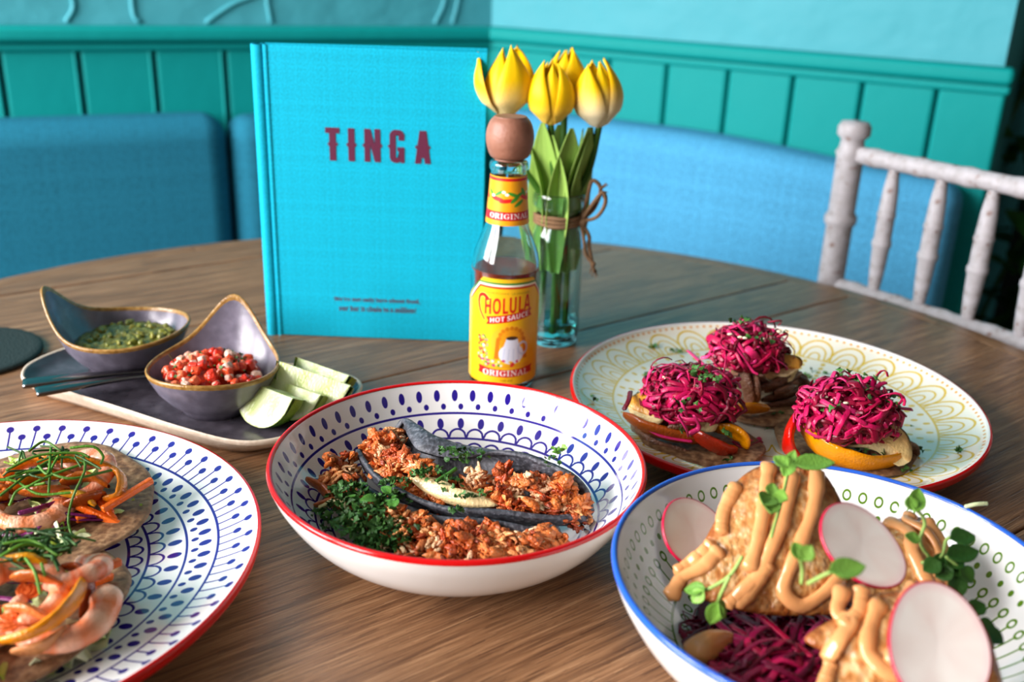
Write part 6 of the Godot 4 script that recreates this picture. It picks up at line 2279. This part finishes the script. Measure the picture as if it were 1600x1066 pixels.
func make_cabbage_tacos() -> void:
	var red := lin(0.80, 0.08, 0.03)
	var brick := lin(0.66, 0.16, 0.06)
	var gold := lin(0.88, 0.56, 0.04)
	var toast := lin(0.88, 0.63, 0.24)
	var cream := lin(0.90, 0.82, 0.60)
	for k in 3:
		var q: Vector3 = [Vector3(0.1175, 0.0078, -0.5860), Vector3(0.1830, 0.0078, -0.6560), Vector3(0.2205, 0.0078, -0.5860)][k]
		var t := food("cabbage_taco", ["open taco at the left front of the plate, brick red pepper strip under pink cabbage", "open taco at the back of the plate with grilled meat hanging under its cheese", "open taco on the right with a bright red and a yellow pepper strip"][k], "taco", q, "open tacos on the right plate")
		var mb := MB.new()
		disc(mb, q + Vector3(0, 0.0028, 0), [0.048, 0.044, 0.045][k], 0.0024, 0.0016, Vector3.ZERO, k * 1.7)
		put("tortilla", mb, M.corn_tortilla, t)
		var top: Vector3
		var peppers := []
		var meats := []
		var cheese := []
		if k == 0:
			peppers = [[[Vector3(0.0745, 0.0260, -0.5878), Vector3(0.0877, 0.0240, -0.5742), Vector3(0.1077, 0.0210, -0.5692), Vector3(0.1223, 0.0180, -0.5691)], 0.014, lin(0.62, 0.28, 0.05)], [[Vector3(0.1141, 0.0240, -0.5727), Vector3(0.1229, 0.0220, -0.5631), Vector3(0.1352, 0.0170, -0.5615), Vector3(0.1432, 0.0120, -0.5665)], 0.016, brick], [[Vector3(0.1300, 0.0240, -0.5777), Vector3(0.1410, 0.0240, -0.5749), Vector3(0.1490, 0.0200, -0.5718), Vector3(0.1516, 0.0130, -0.5722)], 0.015, gold]]
			meats = [[Vector3(0.0795, 0.0260, -0.5960), Vector3(0.0909, 0.0260, -0.5854), Vector3(0.1050, 0.0220, -0.5797)], [Vector3(0.1230, 0.0260, -0.5786), Vector3(0.1378, 0.0280, -0.5823), Vector3(0.1471, 0.0300, -0.5933)], [Vector3(0.1084, 0.0240, -0.5759), Vector3(0.1203, 0.0240, -0.5732), Vector3(0.1313, 0.0260, -0.5793)], [Vector3(0.0803, 0.0180, -0.5981), Vector3(0.0933, 0.0120, -0.5785), Vector3(0.1168, 0.0100, -0.5682)]]
			cheese = [[[Vector3(0.0751, 0.0350, -0.5882), Vector3(0.0877, 0.0410, -0.5941), Vector3(0.1001, 0.0410, -0.5872), Vector3(0.0987, 0.0340, -0.5713), Vector3(0.0835, 0.0320, -0.5789)], toast], [[Vector3(0.1129, 0.0360, -0.5730), Vector3(0.1251, 0.0380, -0.5745), Vector3(0.1342, 0.0320, -0.5738), Vector3(0.1272, 0.0310, -0.5706), Vector3(0.1148, 0.0330, -0.5701)], toast]]
			top = Vector3(0.1165, 0.0440, -0.5880)
		elif k == 1:
			peppers = [[[Vector3(0.1722, 0.0360, -0.6512), Vector3(0.1831, 0.0350, -0.6488), Vector3(0.1971, 0.0340, -0.6502)], 0.010, lin(0.60, 0.16, 0.05)], [[Vector3(0.1511, 0.0160, -0.6232), Vector3(0.1638, 0.0180, -0.6221), Vector3(0.1792, 0.0140, -0.6298)], 0.012, gold]]
			meats = [[Vector3(0.1599, 0.0430, -0.6438), Vector3(0.1617, 0.0360, -0.6333), Vector3(0.1654, 0.0240, -0.6334), Vector3(0.1665, 0.0140, -0.6371)], [Vector3(0.1664, 0.0420, -0.6445), Vector3(0.1677, 0.0320, -0.6320), Vector3(0.1699, 0.0160, -0.6373)], [Vector3(0.1787, 0.0220, -0.6422), Vector3(0.1922, 0.0280, -0.6455), Vector3(0.2061, 0.0300, -0.6569)], [Vector3(0.1770, 0.0160, -0.6412), Vector3(0.1936, 0.0180, -0.6458), Vector3(0.2144, 0.0180, -0.6610)], [Vector3(0.1797, 0.0110, -0.6404), Vector3(0.1984, 0.0130, -0.6441), Vector3(0.2190, 0.0120, -0.6612)], [Vector3(0.1789, 0.0300, -0.6375), Vector3(0.1939, 0.0320, -0.6454), Vector3(0.2023, 0.0340, -0.6530)]]
			cheese = [[[Vector3(0.1390, 0.0470, -0.6438), Vector3(0.1626, 0.0520, -0.6468), Vector3(0.1973, 0.0500, -0.6421), Vector3(0.1973, 0.0440, -0.6336), Vector3(0.1775, 0.0430, -0.6386), Vector3(0.1507, 0.0440, -0.6383)], toast], [[Vector3(0.1736, 0.0420, -0.6406), Vector3(0.1920, 0.0410, -0.6424), Vector3(0.1993, 0.0380, -0.6433), Vector3(0.1836, 0.0360, -0.6420)], cream]]
			top = Vector3(0.1633, 0.0550, -0.6454)
		else:
			peppers = [[[Vector3(0.2078, 0.0320, -0.6062), Vector3(0.1879, 0.0340, -0.5845), Vector3(0.1764, 0.0300, -0.5658), Vector3(0.1765, 0.0200, -0.5625), Vector3(0.1821, 0.0120, -0.5643)], 0.015, red], [[Vector3(0.1861, 0.0280, -0.5742), Vector3(0.1918, 0.0250, -0.5592), Vector3(0.2033, 0.0220, -0.5488), Vector3(0.2205, 0.0190, -0.5458), Vector3(0.2387, 0.0180, -0.5524), Vector3(0.2465, 0.0200, -0.5611)], 0.021, gold]]
			meats = [[Vector3(0.1882, 0.0360, -0.5618), Vector3(0.1976, 0.0340, -0.5560), Vector3(0.2099, 0.0310, -0.5559)], [Vector3(0.1989, 0.0280, -0.5574), Vector3(0.2121, 0.0280, -0.5550), Vector3(0.2277, 0.0270, -0.5599)], [Vector3(0.2190, 0.0220, -0.5551), Vector3(0.2294, 0.0190, -0.5548), Vector3(0.2391, 0.0210, -0.5586)], [Vector3(0.2506, 0.0220, -0.5715), Vector3(0.2608, 0.0140, -0.5789), Vector3(0.2647, 0.0100, -0.5762)]]
			cheese = [[[Vector3(0.1866, 0.0400, -0.5554), Vector3(0.2054, 0.0460, -0.5553), Vector3(0.2256, 0.0460, -0.5570), Vector3(0.2428, 0.0380, -0.5552), Vector3(0.2483, 0.0280, -0.5510), Vector3(0.2465, 0.0200, -0.5476), Vector3(0.2370, 0.0270, -0.5521), Vector3(0.2190, 0.0330, -0.5544), Vector3(0.1983, 0.0350, -0.5523)], cream.lerp(toast, 0.35)]]
			top = Vector3(0.2082, 0.0470, -0.5626)
		for p in peppers:
			mb = MB.new()
			strip(mb, p[0], p[1], 0.0062, Vector3(0.0, 0.80, 0.60), p[2], 0.10)
			put("pepper_strip", mb, M.wet, t)
		meat_bits(t, meats, 0.009 if k != 1 else 0.013)
		for i in 8:
			var a := rng.randf() * TAU
			var p := q + Vector3(cos(a) * 0.022, rng.randf_range(0.010, 0.022), sin(a) * 0.018 - 0.004)
			meat_bits(t, [[p, p + Vector3(-sin(a) * 0.012, 0.002, cos(a) * 0.012), p + Vector3(-sin(a) * 0.024, 0.0, cos(a) * 0.016)]], 0.011)
		for p in cheese:
			mb = MB.new()
			var tone: Color = p[1]
			pillow(mb, p[0], Vector3(0, 0.0020, 0.0015), Vector3(0, 0.0075, -0.002), 40, 8, 0.0008, 3.0, func(f: float, a: float, side: int) -> Color:
				var brown := lin(0.72, 0.42, 0.12)
				return tone.lerp(brown, clampf(0.08 + 0.8 * noise.get_noise_2d(cos(a * TAU) * (1 - f) * 120, sin(a * TAU) * (1 - f) * 120), 0, 0.7)) if side == 0 else cream)
			put("grilled_cheese", mb, M.moist, t)
		cabbage(t, top - Vector3(0, 0.004, 0), [Vector3(0.031, 0.021, 0.024), Vector3(0.027, 0.019, 0.022), Vector3(0.030, 0.023, 0.024)][k], 150)
		# loose shreds that hang down the side
		mb = MB.new()
		var hang := [[Vector3(0.0725, 0.0360, -0.5743), Vector3(0.0756, 0.0400, -0.5794), Vector3(0.0781, 0.0400, -0.5935)], [Vector3(0.1022, 0.0460, -0.5467), Vector3(0.1075, 0.0380, -0.5459), Vector3(0.1106, 0.0300, -0.5534)], [Vector3(0.1128, 0.0440, -0.5517), Vector3(0.1174, 0.0340, -0.5565), Vector3(0.1120, 0.0300, -0.5552)], [Vector3(0.1449, 0.0140, -0.5787), Vector3(0.1525, 0.0120, -0.5742), Vector3(0.1655, 0.0110, -0.5862)], [Vector3(0.1486, 0.0180, -0.5895), Vector3(0.1592, 0.0110, -0.5857), Vector3(0.1663, 0.0100, -0.5928)], [Vector3(0.0838, 0.0260, -0.5772), Vector3(0.0953, 0.0220, -0.5680), Vector3(0.1153, 0.0200, -0.5646)]] if k == 0 else ([[Vector3(0.1331, 0.0450, -0.6263), Vector3(0.1287, 0.0400, -0.6648), Vector3(0.1290, 0.0360, -0.6796)], [Vector3(0.1567, 0.0520, -0.6287), Vector3(0.1525, 0.0460, -0.6258), Vector3(0.1475, 0.0450, -0.6333)]] if k == 1 else [[Vector3(0.1844, 0.0420, -0.5601), Vector3(0.1913, 0.0440, -0.5675), Vector3(0.1985, 0.0480, -0.5597)], [Vector3(0.2109, 0.0440, -0.5405), Vector3(0.2090, 0.0380, -0.5438), Vector3(0.2055, 0.0360, -0.5440)], [Vector3(0.2206, 0.0460, -0.5477), Vector3(0.2201, 0.0380, -0.5481)], [Vector3(0.2379, 0.0440, -0.5577), Vector3(0.2421, 0.0360, -0.5565)], [Vector3(0.2302, 0.0550, -0.5757), Vector3(0.2436, 0.0450, -0.5745), Vector3(0.2567, 0.0400, -0.5815)], [Vector3(0.2338, 0.0520, -0.5729), Vector3(0.2458, 0.0430, -0.5742), Vector3(0.2513, 0.0380, -0.5758)]])
		for h in hang:
			mb.col = vary(PINK[rng.randi_range(0, 4)], 0.2)
			tube(mb, smooth(h, 10), 0.0017, 6, 0.45)
		stuff(put("cabbage_shreds", mb, M.shreds, t))
		mb = MB.new()
		for h in [[[Vector3(0.1163, 0.0660, -0.5752), 0.007, 9], [Vector3(0.1246, 0.0620, -0.5701), 0.009, 12], [Vector3(0.1046, 0.0560, -0.5437), 0.012, 6], [Vector3(0.1344, 0.0280, -0.5637), 0.006, 4], [Vector3(0.1092, 0.0300, -0.5576), 0.005, 3]], [[Vector3(0.1566, 0.0750, -0.6417), 0.008, 8], [Vector3(0.1668, 0.0700, -0.6254), 0.012, 6], [Vector3(0.1854, 0.0660, -0.6437), 0.008, 4]], [[Vector3(0.2069, 0.0680, -0.5718), 0.010, 10], [Vector3(0.2177, 0.0660, -0.5675), 0.010, 12], [Vector3(0.2139, 0.0640, -0.5543), 0.008, 8], [Vector3(0.2250, 0.0580, -0.5498), 0.012, 10], [Vector3(0.1946, 0.0580, -0.5382), 0.010, 5], [Vector3(0.2236, 0.0260, -0.5529), 0.009, 9], [Vector3(0.2115, 0.0260, -0.5520), 0.008, 6], [Vector3(0.2382, 0.0560, -0.5646), 0.006, 6]]][k]:
			herbs(mb, h[0] - Vector3(0, 0.004, 0), Vector3(h[1], 0.004, h[1] * 0.7), h[2], 0.0065)
		stuff(put("chopped_coriander", mb, M.herb, t))
		mb = MB.new()
		for i in 8:
			var a := rng.randf() * TAU
			mb.col = lin(0.92, 0.86, 0.74)
			blob(mb, Transform3D(Basis.from_euler(Vector3(0, a, 0.4)).scaled(Vector3(0.0019, 0.0009, 0.0011)), top + Vector3(cos(a) * 0.020, 0.012, absf(sin(a)) * 0.018)), 0.1, i, 6, 5)
		stuff(put("sesame_seeds", mb, M.moist, t))
	var s := MB.new()
	for i in 70:
		var a := rng.randf() * TAU
		var f := sqrt(rng.randf()) * 0.098
		flake(s, Vector3(PLATE_R.x + cos(a) * f, 0.0090 + maxf(0, f - 0.085) * 0.15, PLATE_R.y + sin(a) * f), 0.0050)
	for p in [Vector3(0.1977, 0.0110, -0.6223), Vector3(0.1854, 0.0110, -0.6264), Vector3(0.2262, 0.0110, -0.6967), Vector3(0.1129, 0.0140, -0.7367), Vector3(0.1300, 0.0120, -0.7379), Vector3(0.1012, 0.0120, -0.6853), Vector3(0.0592, 0.0160, -0.6309), Vector3(0.2631, 0.0120, -0.5784), Vector3(0.2454, 0.0130, -0.5497), Vector3(0.1391, 0.0120, -0.5576), Vector3(0.2848, 0.0160, -0.5725)]:
		for i in 4:
			flake(s, p + Vector3(rng.randf_range(-0.004, 0.004), 0.0015, rng.randf_range(-0.004, 0.004)), 0.0060)
	var o := obj("coriander_flecks", s.mesh(), M.herb, self, at(0, T, 0))
	tag(o, "chopped coriander flecks scattered over the yellow patterned plate", "herbs", "", "stuff")


# ------------------------------------------------ the fried turnovers in the right bowl
func make_turnovers() -> void:
	var c := Vector3(BOWL2.x, 0, BOWL2.y)
	var t := food("cabbage_bed", "dark magenta pickled cabbage in the bottom of the blue rimmed bowl", "cabbage", c + Vector3(0, 0.007, 0))
	var mb := MB.new()
	mb.col = BEET[2]
	disc(mb, c + Vector3(0, 0.016, 0.002), 0.060, 0.014, 0.002, Vector3.ZERO, 1.0)
	strands(mb, c + Vector3(-0.012, 0.016, 0.014), Vector3(0.054, 0.016, 0.050), 300, BEET + [PINK[0]], 0.0012, -0.1)
	strands(mb, c + Vector3(-0.030, 0.020, 0.034), Vector3(0.030, 0.014, 0.026), 110, BEET + [PINK[0], PINK[1]], 0.0013, 0.0)
	strands(mb, c + Vector3(0.026, 0.016, 0.020), Vector3(0.036, 0.014, 0.040), 150, BEET, 0.0012, 0.0)
	for i in mb.v.size():
		# keep every shred inside the bowl
		var q := mb.v[i] - c
		var flat := Vector2(q.x, q.z).limit_length(0.078)
		mb.v[i] = c + Vector3(flat.x, maxf(q.y, bowl_floor(flat, 0.988, 1.10) + 0.0008), flat.y)
	stuff(put("cabbage_shreds", mb, M.shreds, t))
	mb = MB.new()
	pillow(mb, [Vector3(0.0796, 0.0260, -0.3583), Vector3(0.0908, 0.0280, -0.3652), Vector3(0.1033, 0.0280, -0.3637), Vector3(0.0993, 0.0260, -0.3564), Vector3(0.0896, 0.0260, -0.3483), Vector3(0.0816, 0.0260, -0.3500)], Vector3(0, 0.006, 0.001), Vector3(0, 0.008, 0), 36, 8, 0.0)
	put("sauce_pool", mb, M.chipotle_sauce, t)
	# [middle, tilt, outline along and up the slope, sauce trails, label, bulge]
	var list := [
		[c + Vector3(-0.03, 0.06, -0.015), 42.0, [[-39, -19], [-37, -24.5], [-23, -29.6], [-3.4, -33.2], [13.5, -33], [30.6, -31], [38.5, -22], [39.5, -3], [39, 13], [35, 26], [29.5, 33.6], [17, 36.4], [2, 35.8], [-11, 26.6], [-19, 12.5], [-28, -3]],
			[[[-10.7, 25.1], [-17.3, 12.6], [-19.5, 2.1]], [[5.1, 35.5], [0.8, 19.4], [-3.5, 1.2], [-9, -15]], [[15.2, 31], [7.2, 7.5], [0.1, -7.4], [-5.1, -19.1], [-14.3, -29.8]], [[-18.6, -29.8], [-11.1, -23.6], [-0.4, -13.2]], [[27.3, 32.8], [22.4, 14.2], [15.1, -1.1], [7.9, -15.8], [5.8, -24.4], [13.9, -29.5], [25.8, -22.2], [32.2, -16.3]], [[-21.4, -6.9], [-29, -14.3], [-38.0, -18.8], [-43, -27]], [[-24, -4], [-31, -10], [-40, -16]]],
			"large golden fried turnover standing up in the middle of the bowl, striped with orange sauce", 0.0085],
		[c + Vector3(0.022, 0.058, 0.05), 35.0, [[-50, -1], [-42, -8], [-48, -21], [-40, -34], [-10, -40], [12, -36], [23, -22], [24, -6], [22, 6.6], [14, 17], [-1, 20], [-19.6, 18], [-36.5, 8]],
			[[[-32.2, 19.5], [-36, 9.3], [-31.4, 5.9], [-37.8, -2.2], [-42.5, -8.6]], [[-19.1, 13.6], [-24.2, 4.7], [-28.4, -5.6], [-24.8, -13.5], [-18.7, -15.6], [-12, -8]], [[-24.4, 19.9], [-27, 11], [-35.0, 3.2]], [[-2.4, 22], [-9.6, 12.5], [-14.1, 2.0], [-20, -12]], [[-41.7, -11.1], [-46.8, -22.3]]],
			"fried turnover at the front of the bowl, under the nearest radish slice", 0.0075],
		[c + Vector3(0.034, 0.046, -0.022), 22.0, [[-26, -20], [4, -24], [22, -18], [27, -2], [27, 14], [22, 26], [10, 26], [-10, 18], [-24, 4]],
			[[[14, 26], [11, 20], [18, 12], [20, 0], [14, -12]], [[20, 22], [23, 8], [21, -8]], [[22, -4], [16, -16], [6, -18]], [[2, 22], [8, 12], [6, 0], [10, -14]], [[12, -8], [18, -18], [22, -14]]],
			"fried turnover at the back right of the bowl, its brown corner beside the microgreens", 0.008],
	]
	for e in list:
		var o: Vector3 = e[0]
		var r := deg_to_rad(e[1])
		var ey := Vector3(0, sin(r), -cos(r))
		var n := Vector3(0, cos(r), sin(r))
		var line := []
		var mid := Vector2.ZERO
		for p in e[2]:
			line.append(o + Vector3.RIGHT * (p[0] * 0.001) + ey * (p[1] * 0.001))
			mid += Vector2(p[0], p[1]) / e[2].size()
		var low := o
		for p in line:
			low.y = minf(low.y, p.y)
		t = food("fried_turnover", e[4], "turnover", Vector3(o.x, low.y - 0.004, o.z), "fried turnovers in the right bowl")
		mb = MB.new()
		var bulge: float = e[5]
		pillow(mb, line, n * bulge, n * 0.009, 96, 18, 0.0013, 2.0, func(f: float, _a: float, side: int) -> Color:
			return lin(0.80, 0.62, 0.44).lerp(Color.WHITE, smoothstep(0.0, 0.30, f)) if side == 0 else lin(0.80, 0.62, 0.44))
		var crust := put("crust", mb, M.fried_crust, t)
		for tr in e[3]:
			mb = MB.new()
			var pts := []
			var rad := []
			var flat_path := []
			for p in tr:
				flat_path.append(Vector3(p[0], p[1], 0))
			for i in 29:
				var q := spl(flat_path, i / 28.0)
				# height of the crust there
				var d := Vector2(q.x, q.y) - mid
				var far := 1.0
				var least := 9.0
				for j in 96:
					var g := loop_at(line, j / 96.0) - o
					var h := Vector2(g.dot(Vector3.RIGHT) * 1000, g.dot(ey) * 1000) - mid
					var turn := absf(h.angle_to(d))
					if turn < least:
						least = turn
						far = maxf(h.length(), 1.0)
				var f := clampf(1.0 - d.length() / far, 0, 1)
				var k := 1.0 - (1.0 - f) * (1.0 - f)
				pts.append(o + Vector3.RIGHT * (q.x * 0.001) + ey * (q.y * 0.001) + n * (bulge * k + 0.0012) + n * (0.0005 * noise.get_noise_1d(q.x * 5 + q.y * 6)))
				rad.append(0.0032 * (1.0 + 0.30 * noise.get_noise_1d(q.y * 6 + q.x * 4)) * (1.15 if i > 24 or i < 3 else 1.0))
			tube(mb, pts, rad, 10, 0.58, n)
			obj("sauce_trail", mb.mesh(), M.chipotle_sauce, crust)
	# radish slices
	radish("thin radish slice at the left, leaning on the inner wall of the bowl", Vector3(0.0872, 0.0560, -0.3997), Vector3(0.62, 0, -0.42), 0.0185, 0.0165, 0.0)
	radish("large pale radish slice on the right edge of the big turnover", Vector3(0.1488, 0.0780, -0.3592), Vector3(0.55, 0, -0.25), 0.0205, 0.0170, -0.6)
	radish("radish slice nearest the viewer, cut by the bottom of the picture", Vector3(0.1591, 0.0740, -0.3009), Vector3(0.60, 0, -0.10), 0.0195, 0.0235, -0.35)
	# microgreens
	var sprigs := [
		["green microgreen sprig lying on top of the large turnover", [[Vector3(0.1097, 0.0830, -0.3551), Vector3(0.1185, 0.0890, -0.3764), Vector3(0.1253, 0.0930, -0.3951), Vector3(0.1277, 0.0970, -0.3999)], [[Vector3(0.1261, 0.0980, -0.3919), Vector3(0.1430, 0.0960, -0.3957), 0.012], [Vector3(0.1231, 0.0980, -0.3888), Vector3(0.1194, 0.0980, -0.3932), 0.010], [Vector3(0.1224, 0.0920, -0.3909), Vector3(0.1269, 0.0990, -0.3979), 0.009]]]],
		["coriander leaf lying between two sauce stripes", [[Vector3(0.1179, 0.0890, -0.3818), Vector3(0.1146, 0.0890, -0.3761)], [[Vector3(0.1133, 0.0910, -0.3753), Vector3(0.1084, 0.0900, -0.3687), 0.012], [Vector3(0.1139, 0.0910, -0.3753), Vector3(0.1177, 0.0900, -0.3736), 0.011], [Vector3(0.1127, 0.0910, -0.3726), Vector3(0.1113, 0.0880, -0.3670), 0.011], [Vector3(0.1133, 0.0910, -0.3753), Vector3(0.1141, 0.0920, -0.3790), 0.008]]]],
		["microgreen sprig with two small heads at the lower left of the turnover", [[Vector3(0.0987, 0.0740, -0.3539), Vector3(0.0938, 0.0660, -0.3516), Vector3(0.0870, 0.0600, -0.3516), Vector3(0.0842, 0.0580, -0.3524)], [[Vector3(0.0842, 0.0600, -0.3505), Vector3(0.0792, 0.0560, -0.3536), 0.009], [Vector3(0.0835, 0.0600, -0.3496), Vector3(0.0815, 0.0550, -0.3507), 0.008]]]],
		["microgreen stalk pointing down over the turnover's lower edge", [[Vector3(0.0935, 0.0670, -0.3501), Vector3(0.0908, 0.0600, -0.3487), Vector3(0.0899, 0.0520, -0.3509)], [[Vector3(0.0898, 0.0550, -0.3489), Vector3(0.0883, 0.0460, -0.3501), 0.010], [Vector3(0.0898, 0.0550, -0.3489), Vector3(0.0919, 0.0470, -0.3512), 0.009]]]],
		["small pair of microgreen leaves standing in the middle of the turnover", [[Vector3(0.1176, 0.0760, -0.3334), Vector3(0.1174, 0.0820, -0.3342), Vector3(0.1153, 0.0880, -0.3330)], [[Vector3(0.1148, 0.0890, -0.3298), Vector3(0.1133, 0.0910, -0.3346), 0.009], [Vector3(0.1148, 0.0890, -0.3298), Vector3(0.1179, 0.0910, -0.3331), 0.009]]]],
		["round green leaf lying over the lower edge of the large radish", [[Vector3(0.1180, 0.0800, -0.3277), Vector3(0.1219, 0.0860, -0.3244), Vector3(0.1248, 0.0890, -0.3231)], [[Vector3(0.1230, 0.0900, -0.3216), Vector3(0.1356, 0.0890, -0.3251), 0.012], [Vector3(0.1248, 0.0890, -0.3231), Vector3(0.1302, 0.0860, -0.3249), 0.007]]]],
		["tall microgreen stem rising at the back of the bowl", [[Vector3(0.1934, 0.0560, -0.3771), Vector3(0.1826, 0.0680, -0.3783), Vector3(0.1835, 0.0780, -0.3806), Vector3(0.1768, 0.0860, -0.3792)], [[Vector3(0.1742, 0.0880, -0.3714), Vector3(0.1787, 0.0900, -0.3833), 0.010], [Vector3(0.1732, 0.0880, -0.3724), Vector3(0.1727, 0.0900, -0.3759), 0.008], [Vector3(0.1804, 0.0720, -0.3745), Vector3(0.1758, 0.0720, -0.3757), 0.008]]]],
		["dark leaved microgreen sprig at the right of the brown corner", [[Vector3(0.1850, 0.0580, -0.3786), Vector3(0.1926, 0.0620, -0.3780), Vector3(0.1951, 0.0680, -0.3817), Vector3(0.1966, 0.0700, -0.3812)], [[Vector3(0.1942, 0.0720, -0.3769), Vector3(0.2045, 0.0700, -0.3807), 0.012], [Vector3(0.1933, 0.0640, -0.3751), Vector3(0.2080, 0.0620, -0.3810), 0.013], [Vector3(0.1910, 0.0620, -0.3740), Vector3(0.1861, 0.0580, -0.3737), 0.011], [Vector3(0.1941, 0.0600, -0.3737), Vector3(0.2005, 0.0600, -0.3790), 0.012]]]],
		["bushy microgreen sprig low against the inner wall", [[Vector3(0.1994, 0.0520, -0.3760), Vector3(0.2005, 0.0580, -0.3746), Vector3(0.1933, 0.0640, -0.3751)], [[Vector3(0.2005, 0.0580, -0.3746), Vector3(0.1941, 0.0580, -0.3728), 0.012], [Vector3(0.1999, 0.0600, -0.3741), Vector3(0.2028, 0.0550, -0.3719), 0.012], [Vector3(0.1960, 0.0600, -0.3714), Vector3(0.1915, 0.0560, -0.3721), 0.011], [Vector3(0.1980, 0.0580, -0.3720), Vector3(0.1967, 0.0500, -0.3668), 0.012], [Vector3(0.1966, 0.0600, -0.3763), Vector3(0.1903, 0.0600, -0.3769), 0.010]]]],
		["dark microgreen sprig right of the nearest radish slice", [[Vector3(0.1934, 0.0560, -0.3560), Vector3(0.1978, 0.0520, -0.3486), Vector3(0.1958, 0.0500, -0.3365)], [[Vector3(0.1940, 0.0540, -0.3373), Vector3(0.1994, 0.0520, -0.3321), 0.013], [Vector3(0.1944, 0.0540, -0.3415), Vector3(0.1996, 0.0520, -0.3402), 0.011], [Vector3(0.1938, 0.0560, -0.3473), Vector3(0.1996, 0.0550, -0.3511), 0.010], [Vector3(0.1934, 0.0520, -0.3338), Vector3(0.1945, 0.0500, -0.3304), 0.010]]]],
		["pale bean sprout tip hanging over the rim of the bowl", [[Vector3(0.2197, 0.0640, -0.4190), Vector3(0.2242, 0.0660, -0.4183), Vector3(0.2299, 0.0660, -0.4193)], []]],
	]
	for s in sprigs:
		var stem: Array = s[1][0]
		t = food("microgreen_sprig", s[0], "microgreen", stem[0])
		mb = MB.new()
		mb.col = lin(0.58, 0.70, 0.36) if s[1][1].size() else lin(0.82, 0.86, 0.66)
		var pts := smooth(stem, 16)
		tube(mb, pts, 0.0008 if s[1][1].size() else 0.0010, 7)
		put("stem", mb, M.herb, t)
		for l in s[1][1]:
			mb = MB.new()
			var a: Vector3 = l[0]
			var b: Vector3 = l[1]
			var d := (a - b).normalized()
			var side := d.cross(Vector3(0.1, 0.9, 0.4)).normalized()
			var dark: bool = s[0].begins_with("dark") or s[0].begins_with("bushy")
			mb.col = vary(lin(0.20, 0.36, 0.13) if dark else lin(0.44, 0.62, 0.24), 0.2)
			leaf(mb, Transform3D(Basis(side, d.cross(-side).normalized(), d), a), a.distance_to(b) + 0.002, l[2] * 0.72, 0.002, 0.0005, 0.03)
			put("leaf", mb, M.herb, t)


func radish(label: String, q: Vector3, tilt: Vector3, rx: float, rz: float, spin: float) -> void:
	var t := food("radish_slice", label, "radish", q)
	t.rotation = tilt
	t.rotate_object_local(Vector3.UP, spin)
	var mb := MB.new()
	var seg := 56
	var pr := [[0.0, 0.5], [0.4, 0.5], [0.8, 0.5], [0.95, 0.5], [0.972, 0.5]]
	var er := [[0.972, 0.5], [1.0, 0.42], [1.012, 0.0], [1.0, -0.42], [0.972, -0.5]]
	var th := 0.0017
	for pass_ in 3:
		mb = MB.new()
		var rows: Array = er if pass_ == 1 else pr
		for row in rows:
			for i in seg:
				var a := TAU * i / seg
				var e: float = row[0] * (1.0 + 0.03 * sin(a * 2 + rx * 900) + 0.02 * sin(a * 3 + 1))
				var y: float = th * row[1] * (-1 if pass_ == 2 else 1) + 0.0016 * (cos(a) * e) * (cos(a) * e)
				var pale := lin(0.93, 0.90, 0.86).lerp(lin(0.88, 0.80, 0.76), clampf(noise.get_noise_2d(cos(a) * e * 90, sin(a) * e * 90) + 0.3, 0, 1))
				mb.col = lin(0.74, 0.06, 0.24) if pass_ == 1 else pale.lerp(lin(0.90, 0.55, 0.62), smoothstep(0.93, 0.975, row[0]) * 0.6)
				mb.p(Vector3(cos(a) * e * rx, y, sin(a) * e * rz))
		for j in rows.size() - 1:
			for i in seg:
				var i2 := (i + 1) % seg
				var g := j * seg
				if pass_ == 2:
					mb.quad(g + i, g + seg + i, g + seg + i2, g + i2)
				else:
					mb.quad(g + i, g + i2, g + seg + i2, g + seg + i)
		obj(["flesh", "pink_skin", "flesh"][pass_], mb.mesh(), M.radish_flesh, t)


func make_dark_disc() -> void:  # added disc: its dark colour imitates a reflected dark patch on the wood
	var t := thing("added_dark_disc", "dark green disc added in place of a dark reflection on the wood at the left edge", "added_dark_disc", Vector3(-0.418, T, -0.705))
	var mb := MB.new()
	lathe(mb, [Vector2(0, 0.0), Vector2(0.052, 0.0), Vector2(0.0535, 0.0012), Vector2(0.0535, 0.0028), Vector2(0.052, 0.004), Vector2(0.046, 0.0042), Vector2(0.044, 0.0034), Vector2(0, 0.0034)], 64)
	obj("disc", mb.mesh(), M.dark_patch_green, t)


func _ready() -> void:
	rng.seed = 20
	make_view()
	make_materials()
	make_room()
	make_table()
	make_chair()
	make_crockery()
	make_menu()
	make_bottle()
	make_jar()
	make_tray()
	make_dips()
	make_tacos()
	make_cabbage_tacos()
	make_turnovers()
	make_tostadas()
	make_dark_disc()
